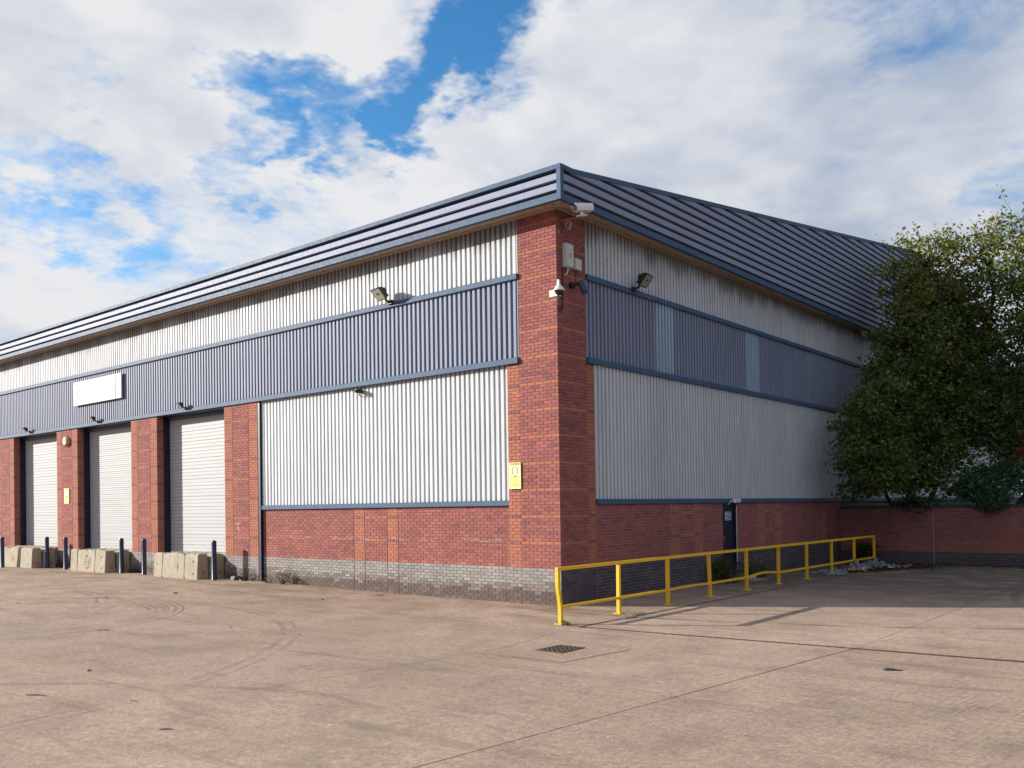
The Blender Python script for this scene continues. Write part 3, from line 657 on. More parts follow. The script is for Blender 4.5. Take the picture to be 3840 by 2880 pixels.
# horizontal flashings in lengths
def flashing(u0, u1, z0, z1, place, L=3.05, proud=0.055, axis='L'):
    u = u0; parts = []
    while u < u1-0.01:
        e = min(u+L, u1); mb = MB()
        prof = [(-0.04, z1), (proud-0.012, z1-0.004), (proud, z1-0.016), (proud, z0+0.010), (proud-0.008, z0), (-0.04, z0+0.012)]
        V = [place(uu, d, z) for uu in (u+0.0012, e-0.0012) for (d, z) in prof]; n = len(prof)
        mb.add(V, [(k, n+k, n+(k+1) % n, (k+1) % n) for k in range(n)]+[tuple(range(n))[::-1], tuple(range(n, 2*n))])
        for du in (0.05, 0.09) if e-u > 1 else ():
            for zz in (z0+0.03, z1-0.03):
                mb.add([place(u+du-0.006, proud+0.003, zz-0.006), place(u+du+0.006, proud+0.003, zz-0.006), place(u+du+0.006, proud+0.003, zz+0.006), place(u+du-0.006, proud+0.003, zz+0.006)], [(0, 1, 2, 3)], mi=1)
        mb.build('flashing', [M_TRIM, M_DARK], WH); u = e
flashing(-43.8, -1.104, R1B, R1T, LP(0.0)); flashing(-43.8, -1.104, R2B, R2T, LP(0.0)); flashing(-11.11, -1.477, R3B, R3T, LP(REC-0.03), proud=0.04)
flashing(1.097, 40.0, R1B, R1T, RP(0.0)); flashing(1.097, 40.0, R2B, R2T, RP(0.0)); flashing(1.392, 7.70, R3B, R3T, RP(0.0)); flashing(7.702, 40, R3B, R3T, RP(0.0))

# fascia: horizontal troughs, gable verge rising to the ridge
PIT, CR0, CRH = 0.2125, 8.900, 0.132
FZT = 9.43
mb = MB(); mb.box(LEFT_X, 0.43, -OH+0.095, -OH+0.110, FB+0.01, FZT-0.02); mb.build('fascia_backing', M_GROOVE, WH)
def crest_prof(z0): return [(-0.085, z0-0.004), (0.0, z0), (0.0, z0+CRH), (-0.085, z0+CRH+0.004)]
x = 0.415; first = True
while x > LEFT_X+1:
    e = x-(0.89 if first else 5.35); first = False
    e = max(e, LEFT_X)
    for j in (0, 1):
        pr = crest_prof(CR0+PIT*j); V = [(xx, -OH+0.008-d, z) for xx in (x-0.002, e+0.002) for d, z in pr]
        mb = MB(); mb.add(V, [(k+1, k, 4+k, 5+k) for k in range(3)]+[(0, 1, 2, 3), (7, 6, 5, 4)]); mb.build('fascia_panel', M_FASCIA, WH)
    x = e
def verge_z(y): return FZT if y < -0.07 else FZT+SLOPE*(y+0.07) if y < RIDGE_Y else FZT+SLOPE*(2*RIDGE_Y-y+0.07)
mb = MB(); ys = [-OH+0.1, -0.07, RIDGE_Y, BACK_Y]
V = []
for y in ys: V += [(OH-0.095, y, FB+0.01), (OH-0.095, y, verge_z(y)-0.02)]
mb.add(V, [(2*i, 2*i+2, 2*i+3, 2*i+1) for i in range(3)]); mb.build('fascia_backing', M_GROOVE, WH)
joints = [0.82+5.33*k for k in range(-1, 10)]; joints[0] = -0.41
for j in range(20):
    z0 = CR0+PIT*j; zt = z0+CRH
    def y_at(z): return max(-0.41, (z+0.10-FZT)/SLOPE-0.07)
    ya, yb_ = y_at(z0), y_at(zt); ea, eb = 2*RIDGE_Y-max(ya, 0), 2*RIDGE_Y-max(yb_, 0)
    if ya >= RIDGE_Y: break
    cuts = [c for c in joints if c < BACK_Y]+[BACK_Y]
    for a, b_ in zip(cuts[:-1], cuts[1:]):
        s0, s1 = max(a+0.002, ya), max(a+0.002, yb_); e0, e1 = min(b_-0.002, ea), min(b_-0.002, eb)
        if e0-s0 < 0.05: continue
        s1 = min(s1, e0-0.01); e1 = max(e1, s1+0.01)
        pr = crest_prof(z0); X = OH-0.008
        V = [(X+pr[0][0], s0, pr[0][1]), (X, s0, z0), (X, s1, zt), (X+pr[3][0], s1, pr[3][1]), (X+pr[0][0], e0, pr[0][1]), (X, e0, z0), (X, e1, zt), (X+pr[3][0], e1, pr[3][1])]
        mb = MB(); mb.add(V, [(k, 4+k, 5+k, k+1) for k in range(3)]+[(3, 2, 1, 0), (4, 5, 6, 7)]); mb.build('fascia_panel', M_FASCIA, WH)
# trims
mb = MB(); mb.box(LEFT_X, OH+0.006, -OH-0.006, -OH+0.10, FB, 8.818); mb.box(LEFT_X, OH+0.008, -OH-0.008, -OH+0.16, 9.333, FZT); mb.build('fascia_trim', M_TRIM, WH)
mb = MB(); mb.box(OH-0.10, OH+0.006, -OH+0.101, BACK_Y, FB, 8.818)
V = []
for y in (-OH+0.161, -0.07, RIDGE_Y, BACK_Y):
    for (xx, dz) in ((OH-0.16, 0), (OH+0.010, 0), (OH+0.010, -0.105), (OH-0.16, -0.105)): V.append((xx, y, verge_z(y)+dz))
mb.add(V, [(i*4+k, i*4+4+k, i*4+4+(k+1) % 4, i*4+(k+1) % 4) for i in range(3) for k in range(4)]+[(0, 1, 2, 3)]); mb.build('verge_trim', M_TRIM, WH)
mb = MB(); mb.box(0.418, OH+0.004, -OH-0.004, -OH+0.02, 8.818, 9.333); mb.box(OH-0.02, OH+0.004, -OH+0.02, -0.405, 8.818, 9.333); mb.build('corner_trim', M_TRIM, WH)
# soffit boards
mb = MB(); mb.box(LEFT_X, 0.10, -OH+0.03, 0.06, 8.715, 8.735); mb.box(LEFT_X, 0.12, -OH+0.10, -OH+0.30, 8.695, 8.714); mb.box(LEFT_X, 0.02, -0.14, -0.012, 8.690, 8.714); mb.build('soffit', M_SOFFIT, WH)
mb = MB(); mb.box(0.10, OH-0.03, -OH+0.03, BACK_Y, 8.714, 8.734); mb.box(OH-0.30, OH-0.10, -OH+0.36, BACK_Y, 8.694, 8.713); mb.box(0.012, 0.14, 0.03, BACK_Y, 8.689, 8.713)
mb.add([(0.16, -0.16, 8.700), (OH-0.05, -OH+0.05, 8.700), (OH-0.05, -OH+0.12, 8.688), (0.16, -0.09, 8.688)], [(0, 1, 2, 3)]); mb.build('soffit', M_SOFFIT, WH)
# roof planes
mb = MB(); rz = lambda y: verge_z(y)-0.06
V = []
for y in (-OH+0.12, -0.07, RIDGE_Y, BACK_Y): V += [(LEFT_X, y, rz(y)), (OH-0.12, y, rz(y))]
mb.add(V, [(2*i, 2*i+1, 2*i+3, 2*i+2) for i in range(3)]); mb.build('roof', M_ROOF, WH)

# loading doors
def lintel(a, b_):
    mb = MB(); mb.box(a, b_, 0.0, 0.6, R2B-0.02, R2B+0.004); mb.box(a, b_, 0.30, 0.6, 5.30, R2B-0.02); return mb.build('door_head', M_NAVY, WH)
for di, (a, b_) in enumerate(DOORS):
    lintel(a, b_)
    mb = MB(); mb.box(a-0.05, b_+0.05, 0.56, 0.66, 0.0, 5.40); door = mb.build('roller_door', M_DARK, WH)
    pit = 0.0765 if di == 1 else 0.115; z = 0.05; n = 0
    pool = {}
    while z < 5.36:
        h = min(pit, 5.38-z); key = (round(h, 3))
        if key not in pool:
            prof = [(0.03, 0), (0.004, 0.002), (0.0, 0.007), (0.0, h-0.012), (0.012, h-0.006), (0.014, h), (0.03, h)]
            t = MB(); V = [(xx, d, zz) for xx in (0, b_-a-0.02) for d, zz in prof]; k_n = len(prof)
            t.add(V, [(k+1, k, k_n+k, k_n+k+1) for k in range(k_n-1)]+[tuple(range(k_n)), tuple(range(k_n, 2*k_n))[::-1]])
            pool[key] = t.mesh('slat', M_DOOR)
        jit = 0.0015*math.sin(n*2.3+di); link('slat', pool[key], door, (a+0.01, 0.47+jit, z)); z += pit; n += 1
# fire exit door in the gable wall
ed = MB(); ed.bbox(-0.12, -0.075, 7.78, 8.55, 0.27, 2.15, 0.004); exd = ed.build('exit_door', M_NAVY, WH)
mb = MB(); mb.box(-0.20, -0.01, 7.725, 7.775, 0.10, 2.19); mb.box(-0.20, -0.01, 8.556, 8.59, 0.10, 2.19); mb.box(-0.20, -0.01, 7.776, 8.555, 2.155, 2.19); mb.build('door_frame', M_NAVY, exd)
mb = MB(); 
for k in range(9): mb.box(-0.015, 0.003, 8.595+0.004*math.sin(k*2.1), 8.615+0.004*math.sin(k*1.3), 0.30+k*0.205, 0.30+k*0.205+0.2)
mb.build('white_sealant', M_WHITE, exd)
mb = MB(); mb.bbox(-0.10, 0.22, 7.70, 8.60, -0.05, 0.16, 0.01); mb.bbox(-0.18, 0.10, 7.76, 8.56, 0.16, 0.265, 0.005, mi=1); mb.build('door_step', [M_CONC, simple('step_blue', (0.02, 0.05, 0.13), 0.5)], exd)
mb = MB(); mb.bbox(-0.075, -0.03, 7.83, 7.90, 1.14, 1.26, 0.004); mb.build('door_handle', M_GREYMET, exd)

# ------------------------------------------------------------------ retaining wall and bank
RW = thing('retaining_wall', (3.0, 17.06, 0), 'shaded red brick retaining wall under the trees at the right', 'wall')
mb = MB(); mb.box(0.0, 14.0, 17.06+MD, 17.36, -0.05, 1.93); rwc = mb.build('wall_core', [M_MORTAR_PALE], RW)
segs = [(0.004, 3.155, 'x'), (3.18, 7.5, 'x'), (7.52, 14.0, 'x')]
def rw_colour(i): return random.choice(P_BLUE if i < 6 else (P_RO if i < 12 else P_RED))
for (u0, u1, k) in segs:
    for i in range(26):
        u = u0-(0.1125 if i % 2 else 0)
        while u < u1-0.012:
            a = max(u, u0)+0.005; b_ = min(u+0.225, u1)-0.005
            if b_-a > 0.02:
                BRICKS.append((rwc, Vector(((a+b_)/2, 17.06+random.uniform(-.0015, .0015), (i+0.5)*CHT-0.005)), Vector(XP), Vector(FRN), b_-a, CHT-0.010, rw_colour(i)))
            u += 0.225
lay_all(BRICKS, 300); BRICKS.clear()
u = 0.0; ci = 0
while u < 14.0:                                                     # brick on edge coping
    mb = MB(); mb.bbox(u+0.005, u+0.069, 17.045, 17.38, 1.93, 2.035+random.uniform(-0.003, 0.003), 0.004); u += 0.0745; ci += 1
    mb.col = [random.choice(P_BLUE)]*len(mb.f); mb.build('coping_brick', M_BRICK, RW)
mb = MB(); V = []; F = []
nx, ny = 30, 24
for j in range(ny+1):
    for i in range(nx+1):
        xx = 0.02+i*18/nx; yy = 17.37+(j/ny)**1.4*34; V.append((xx, yy, 1.72+0.25*S((yy-17.4)/3)+0.10*math.sin(xx*1.9+yy)+0.08*math.sin(xx*4.1-yy*2.3)))
F = [(j*(nx+1)+i, j*(nx+1)+i+1, (j+1)*(nx+1)+i+1, (j+1)*(nx+1)+i) for j in range(ny) for i in range(nx)]
mb.add(V, F); mb.build('planted_bank', M_SOIL, kind='structure')

# ------------------------------------------------------------------ yellow guard railing
RX = 1.75
RAIL = thing('guard_railing', (RX, 6.4, 0), 'bent yellow painted steel pedestrian guard railing beside the gable wall', 'railing')
PY = [-2.39+1.963*k for k in range(10)]
lean = [(-0.075, 0), (0.005, 0.004), (-0.005, 0), (-0.055, 0.0), (-0.012, 0.004), (0.01, -0.006), (0.0, 0.004), (-0.01, 0.0), (0.006, 0.0), (-0.02, 0.0)]
def post_pt(k, z):
    ly, lx = lean[k]; f = (S((z-0.25)/0.5) if k == 0 else z/1.04)
    return Vector((RX+lx*f, PY[k]+ly*f, z))
hp = 0.034
for k in range(10):
    mb = MB(); V = []; zs = [0.0, 0.2, 0.35, 0.5, 0.7, 0.85, 1.0]
    for z in zs:
        q = post_pt(k, z); V += [q+Vector((sx*hp, sy*hp, 0)) for sx, sy in ((-1, -1), (1, -1), (1, 1), (-1, 1))]
    n = len(zs); mb.add(V, [(i*4+a, i*4+(a+1) % 4, i*4+4+(a+1) % 4, i*4+4+a) for i in range(n-1) for a in range(4)]+[(n*4-4, n*4-3, n*4-2, n*4-1)])
    for z in (0.42, 0.92): mb.tube([post_pt(k, z)+Vector((hp, 0, 0)), post_pt(k, z)+Vector((hp+0.008, 0, 0))], 0.008, 6)
    po = mb.build('post', M_YELLOW, RAIL)
    mb = MB(); mb.bbox(RX-0.09, RX+0.09, PY[k]-0.09, PY[k]+0.09, 0.0, 0.014, 0.003)
    for sx in (-1, 1):
        for sy in (-1, 1): mb.lathe([(0.011, 0.014), (0.011, 0.03), (0.006, 0.034)], (RX+sx*0.065, PY[k]+sy*0.065, 0), 6)
    mb.build('base_plate', M_YELLOW, po)
def bar(name, pts, h=0.029):
    mb = MB(); V = []
    for q in pts: V += [q+Vector((sx*h, 0, sz*h)) for sx, sz in ((-1, -1), (1, -1), (1, 1), (-1, 1))]
    n = len(pts); mb.add(V, [(i*4+(a+1) % 4, i*4+a, i*4+4+a, i*4+4+(a+1) % 4) for i in range(n-1) for a in range(4)]+[(0, 1, 2, 3), (n*4-1, n*4-2, n*4-3, n*4-4)]); mb.build(name, M_YELLOW, RAIL)
bar('top_rail', [post_pt(k, 1.024)+Vector((0, -hp if k == 0 else (hp if k == 9 else 0), 0.0)) for k in range(10)], 0.031)
for k in range(9):
    a, b_ = post_pt(k, 0.318), post_pt(k+1, 0.318); pts = []
    for i in range(9):
        t = i/8; q = a.lerp(b_, t)
        if k == 4: q.z += 0.055*S(t/0.45)*(1-0.75*S((t-0.55)/0.45))
        if k == 2: q.z += 0.02*math.sin(t*math.pi)-0.0; 
        if k == 2: q.x += 0.03*math.sin(t*math.pi)
        pts.append(q)
    pts[0].y += hp; pts[-1].y -= hp; bar('lower_rail', pts, 0.025)

# ------------------------------------------------------------------ bollards and concrete barriers
BOL = [(-12.774, -0.518, 'dark blue bollard at the right end of the barriers before the nearest roller door'),
       (-17.192, -0.408, 'dark blue bollard left of the barrier stencilled with an arrow and a red mark'),
       (-18.721, -0.418, 'dark blue steel bollard standing at the right end of the barrier with the round stencil'),
       (-22.828, -0.514, 'dark blue steel bollard just left of the barrier with the round stencil'),
       (-24.407, -0.523, 'dark blue steel bollard at the right end of the leftmost barrier group'),
       (-26.581, -1.312, 'dark blue steel bollard behind the leftmost barrier at the edge of the picture')]
for (bx, by, lab) in BOL:
    mb = MB(); mb.lathe([(0.080, 0), (0.080, 0.02), (0.074, 0.03), (0.074, 1.16), (0.070, 1.19), (0.055, 1.212), (0.03, 1.222), (0.005, 1.225)], (bx, by, gh(bx, by)-0.005), 18)
    mb.solo('bollard', M_BOLLARD, lab, 'bollard', 'blue bollards along the loading doors')

def barrier(x0, x1, yf, zb, label, mark=None, seed=0, depth=0.40, height=0.79):
    rr = random.Random(seed); T = thing('concrete_barrier', ((x0+x1)/2, yf+depth/2, zb), label, 'barrier', 'concrete barriers before the loading doors')
    L = x1-x0; g = (0.205, 0.715); st = sorted(set([0, 0.006]+[i/26 for i in range(1, 26)]+[a+d for a in g for d in (-0.013, -0.008, 0.0, 0.008, 0.013)]+[0.994, 1]))
    prof = lambda ins, top: [(0.0+ins, 0.0), (0.0+ins, 0.05), (0.04+ins, height-0.03-top), (0.06+ins, height-top), (depth-0.06-ins, height-top), (depth-0.04-ins, height-0.03-top), (depth-ins, 0.05), (depth-ins, 0.0)]
    V = []
    for s_ in st:
        ing = min(abs(s_-a) for a in g); ins = 0.010 if ing < 0.009 else 0.0; top = 0.016 if ing < 0.009 else 0.0
        e = 0.03 if s_ in (0, 1) else 0.0
        for i, (dy, z) in enumerate(prof(ins, top)):
            z2 = z; 
            if z > height*0.8: z2 -= rr.random()**4*0.05+e*0.5; dy += rr.uniform(-0.006, 0.006)
            if z < 0.01 and ing < 0.009: z2 = 0.07
            if z < 0.01: z2 += rr.random()*0.008
            if e: dy = depth/2+(dy-depth/2)*0.94
            V.append((x0+s_*L+(rr.uniform(-0.004, 0.004)), yf+dy, zb+z2))
    n = 8; m = len(st)
    mb = MB(); mb.add(V, [(i*n+(k+1) % n, i*n+k, i*n+n+k, i*n+n+(k+1) % n) for i in range(m-1) for k in range(n)]+[tuple(range(n)), tuple(range((m-1)*n, m*n))[::-1]])
    mb.build('body', M_BARRIER, T)
    face = lambda s_, h, o=0.004: (x0+s_*L, yf+0.04*max(0, (h-0.05)/(height-0.08))-o, zb+h)
    for (s_, h) in ((0.90, 0.56), (0.91, 0.17), (0.08, 0.42)):
        t = MB(); c = Vector(face(s_, h, 0.002)); r = 0.036 if s_ > 0.5 else 0.022
        t.tube([c+Vector((0, 0.03, 0)), c, c+Vector((0, -0.002, 0))], [r*0.8, r, r], 12, smooth=False); t.build('lifting_hole', M_DARK, T)
    if mark:
        t = MB(); ax = lambda u, v: face(mark[1]+u/L, 0.36+v, 0.006)
        def stroke(p, q, w=0.018):
            p, q = np.array(p), np.array(q); d = (q-p)/np.linalg.norm(q-p); n_ = np.array([-d[1], d[0]])*w/2
            t.add([ax(*(p-n_)), ax(*(q-n_)), ax(*(q+n_)), ax(*(p+n_))], [(0, 1, 2, 3)])
        stroke((-0.13, 0.0), (0.11, -0.01)); stroke((0.02, 0.12), (0.12, -0.01)); stroke((0.12, -0.01), (0.03, -0.14))
        if mark[0] == 'ring':
            for k in range(22):
                if k in (3, 4, 14): continue
                a0, a1 = 2*math.pi*k/22, 2*math.pi*(k+0.62)/22
                t.add([ax(0.245*math.cos(a0), 0.245*math.sin(a0)), ax(0.245*math.cos(a1), 0.245*math.sin(a1)), ax(0.205*math.cos(a1), 0.205*math.sin(a1)), ax(0.205*math.cos(a0), 0.205*math.sin(a0))], [(0, 1, 2, 3)])
        t.build('stencil_mark', M_STENCIL, T)
        if mark[0] == 'red':
            t = MB(); 
            for k in range(8):
                h0 = 0.44+k*0.024; t.add([face(mark[1]-0.055+0.002*math.sin(k*3), h0, 0.006), face(mark[1]-0.043+0.002*math.sin(k*2), h0, 0.006), face(mark[1]-0.043+0.002*math.sin(k), h0+0.026, 0.006), face(mark[1]-0.055, h0+0.026, 0.006)], [(0, 1, 2, 3)])
            t.build('red_mark', M_RED, T)
    t = MB(); t.bbox(x1-0.002, x1+0.006, yf+0.17, yf+0.26, zb+0.14, zb+0.26, 0.002); t.build('reflector', M_ORANGE, T)
grp = [(-16.074, -13.45, -0.69, DOORS[2], ('red', 0.53), 'nearest'), (-21.966, -19.31, -0.733, DOORS[1], ('ring', 0.5), 'middle'), (-28.503, -24.758, -0.964, DOORS[0], ('arrow', 0.52), 'leftmost')]
FRONTLAB = {'nearest': 'weathered concrete barrier stencilled with an arrow and a red mark before the nearest door', 'middle': 'weathered concrete barrier with a round dashed stencil and arrow, front of the middle door',
            'leftmost': 'mossy concrete barrier with a black arrow at the left edge of the picture'}
for gi, (xa, xb, yf, dd, mk, nm) in enumerate(grp):
    zb = gh((xa+xb)/2, yf)-0.004; L = xb-xa
    barrier(xa, xb, yf, zb, FRONTLAB[nm], mk, 10+gi)
    barrier(xa+0.22, xb+0.22, yf+0.42, zb+0.003, 'weathered concrete barrier in the middle of the three before the %s roller door' % nm, None, 20+gi)
    xr = dd[1]-0.06; barrier(xr-L, xr, yf+0.84, zb+0.006, 'weathered concrete barrier tight against the %s roller door' % nm, None, 30+gi, depth=0.34)
# black rubber feet by the piers
for (px, py, lab) in ((-12.196, -0.16, 'black rubber kerb block at the foot of the pier right of the nearest roller door'), (-18.496, -0.16, 'black rubber kerb block at the foot of the pier between the nearest and middle doors'), (-24.424, -0.16, 'black rubber kerb block at the foot of the pier with the yellow sign')):
    q = (px, py); z = gh(q[0], q[1]); mb = MB(); X0, Y0 = q[0]-0.30, q[1]
    V = [(X0, Y0, z), (X0+0.60, Y0, z), (X0+0.60, Y0+0.15, z), (X0, Y0+0.15, z), (X0+0.02, Y0+0.03, z+0.11), (X0+0.34, Y0+0.03, z+0.12), (X0+0.34, Y0+0.13, z+0.12), (X0+0.02, Y0+0.13, z+0.11), (X0+0.58, Y0+0.03, z+0.04), (X0+0.58, Y0+0.13, z+0.04)]
    mb.add(V, [(4, 5, 6, 7), (5, 8, 9, 6), (0, 1, 8, 5, 4), (1, 2, 9, 8), (2, 3, 7, 6, 9), (3, 0, 4, 7), (0, 3, 2, 1)]); mb.solo('rubber_block', M_RUBBER, lab, 'rubber block', 'rubber blocks at the pier feet')

# ------------------------------------------------------------------ signs
def left_sheet(mb, u0, u1, z0, z1, y, mi=0): mb.add([(u0, y, z0), (u1, y, z0), (u1, y, z1), (u0, y, z1)], [(0, 1, 2, 3)], None, mi)
def clamp_sign(u0, u1, z0, z1, label):
    T = thing('warning_sign', ((u0+u1)/2, -0.02, z0), label, 'sign', 'yellow parking warning signs')
    mb = MB(); mb.bbox(u0, u1, -0.028, -0.018, z0, z1, 0.002); mb.build('board', M_YSIGN, T)
    w_, h_ = u1-u0, z1-z0; uc = (u0+u1)/2+0.02*w_
    t = MB(); left_sheet(t, u0+0.17*w_, u1-0.015*w_, z0+0.50*h_, z0+0.86*h_, -0.0295, 1)
    at = lambda cu, cz: (lambda u, v: (cu+u, -0.0315, cz+v))
    R_ = 0.235*w_; cz = z0+0.665*h_
    for (d0, d1) in ((92+12, 222), (-42, 92-12)):
        for k in range(12):
            a0, a1 = math.radians(d0+(d1-d0)*k/12), math.radians(d0+(d1-d0)*(k+1)/12)
            t.add([at(uc, cz)(R_*1.12*math.cos(a0), R_*1.35*math.sin(a0)), at(uc, cz)(R_*1.12*math.cos(a1), R_*1.35*math.sin(a1)), at(uc, cz)(R_*0.86*math.cos(a1), R_*1.06*math.sin(a1)), at(uc, cz)(R_*0.86*math.cos(a0), R_*1.06*math.sin(a0))], [(0, 1, 2, 3)], None, 2)
    for k in range(8):
        a0, a1 = math.radians(238+64*k/8), math.radians(238+64*(k+1)/8)
        t.add([at(uc, cz)(R_*1.2*math.cos(a0), R_*1.45*math.sin(a0)), at(uc, cz)(R_*1.2*math.cos(a1), R_*1.45*math.sin(a1)), at(uc, cz)(R_*1.0*math.cos(a1), R_*1.15*math.sin(a1)), at(uc, cz)(R_*1.0*math.cos(a0), R_*1.15*math.sin(a0))], [(0, 1, 2, 3)], None, 2)
    left_sheet(t, u0+0.17*w_, u1-0.02*w_, z0+0.872*h_, z0+0.878*h_, -0.0315, 3)
    left_sheet(t, uc-0.002, uc+0.002, cz-0.10*h_*1.0, cz+0.08*h_, -0.0315, 3)
    text_into(t, 'WARNING', 0.070*h_/0.6, at(uc+0.03*w_, z0+0.905*h_), None, 3, sx=0.95, bold=0.001)
    text_into(t, 'Unauthorised\nparking\nmay result in\nyour vehicle\nbeing clamped\nor removed', 0.050*h_/0.6, at(uc+0.02*w_, z0+0.425*h_), None, 3, sx=0.95, space=0.84)
    t.build('lettering', [M_YSIGN, M_YSIGNP, M_INK, M_TEXTINK], T)
clamp_sign(-1.425, -1.075, 2.592, 3.190, 'yellow parking warning sign on the corner pillar beside the white cladding')
clamp_sign(-24.02, -23.60, 2.57, 3.166, 'yellow parking warning sign on the far pier below the alarm box')
T = thing('unit_signboard', (-21.1, -0.1, 6.27), 'long blank white signboard with a tall red outlined 3 on the blue band', 'signboard')
mb = MB(); mb.bbox(-22.97, -22.585, -0.10, -0.05, 6.270, 7.165, 0.004); mb.build('end_panel', M_SIGN, T)
mb = MB(); mb.bbox(-22.565, -19.70, -0.105, -0.05, 6.270, 7.165, 0.004); mb.build('main_panel', M_SIGN, T)
mb = MB(); mb.bbox(-19.675, -19.27, -0.10, -0.05, 6.270, 7.165, 0.004); mb.build('end_panel', M_SIGN, T)
mb = MB(); mb.box(-22.9, -19.3, -0.049, 0.02, 6.32, 6.38); mb.box(-22.9, -19.3, -0.049, 0.02, 7.05, 7.11); mb.build('support_rail', M_NAVY, T)
t = MB(); P3 = []
def three(s_):                                                      # tall narrow figure as one bent stroke
    pts = [(-0.085, 0.20), (-0.085, 0.30), (-0.06, 0.37), (0.0, 0.385), (0.06, 0.37), (0.085, 0.30), (0.085, 0.12), (0.06, 0.03), (0.0, 0.0), (0.06, -0.03), (0.085, -0.12), (0.085, -0.30), (0.06, -0.37), (0.0, -0.385), (-0.06, -0.37), (-0.085, -0.30), (-0.085, -0.20)]
    return pts
pp = three(1)
for wd in (0.036,):
    for (p0, p1) in zip(pp[:-1], pp[1:]):
        p0, p1 = np.array(p0), np.array(p1); d = (p1-p0)/np.linalg.norm(p1-p0); n_ = np.array([-d[1], d[0]])*wd/2; e = d*0.006
        for q in (1,): t.add([(-22.77+v[0], -0.1035, 6.72+v[1]) for v in (p0-n_-e, p1-n_+e, p1+n_+e, p0+n_-e)], [(0, 1, 2, 3)])
t.build('number_three', M_RED, T)
T = thing('fire_exit_sign', (-0.07, 8.18, 1.72), 'small green and blue fire exit keep clear sign on the dark fire door', 'sign')
mb = MB(); mb.bbox(-0.074, -0.066, 8.00, 8.37, 1.71, 1.95, 0.002); mb.build('plate', M_WHITE, T)
t = MB()
for (z0, z1, m_) in ((1.84, 1.935, 0), (1.725, 1.825, 1)): t.add([(-0.0645, 8.015, z0), (-0.0645, 8.355, z0), (-0.0645, 8.355, z1), (-0.0645, 8.015, z1)], [(0, 1, 2, 3)], None, m_)
text_into(t, 'Fire exit', 0.075, lambda u, v: (-0.0625, 8.215+u, 1.865+v), None, 2, bold=0.002); text_into(t, 'Keep clear', 0.070, lambda u, v: (-0.0625, 8.215+u, 1.75+v), None, 2, bold=0.002)
for zc in (1.887, 1.775):
    V = [(-0.0625, 8.05+0.028*math.cos(a*math.pi/6), zc+0.034*math.sin(a*math.pi/6)) for a in range(12)]; t.add(V, [tuple(range(12))], None, 2)
t.build('lettering', [M_GREEN, M_SBLUE, M_WHITE], T)

# ------------------------------------------------------------------ alarm box, lamps, cameras, enclosures
T = thing('alarm_box', (-23.76, -0.06, 4.82), 'hexagonal cream and brown alarm sounder on the far brick pier', 'alarm box')
mb = MB(); hexp = lambda r, yy, zc: [(-23.74+r*1.0*math.cos(math.pi/6+k*math.pi/3), yy, zc+r*1.1*math.sin(math.pi/6+k*math.pi/3)) for k in range(6)]
V = hexp(0.20, -0.002, 4.99)+hexp(0.20, -0.07, 4.99)+hexp(0.15, -0.13, 4.99)
mb.add(V, [(k, (k+1) % 6, 6+(k+1) % 6, 6+k) for k in range(6)]+[(6+k, 6+(k+1) % 6, 12+(k+1) % 6, 12+k) for k in range(6)]+[tuple(range(12, 18))]); mb.build('casing', simple('alarm_cream', (0.55, 0.42, 0.20), 0.5), T)
mb = MB(); mb.bbox(-23.84, -23.66, -0.137, -0.131, 4.94, 5.06, 0.002); mb.build('badge', M_SIGN, T)
mb = MB(); mb.bbox(-23.79, -23.71, -0.141, -0.138, 4.965, 5.035, 0.001); mb.build('emblem', M_SBLUE, T)

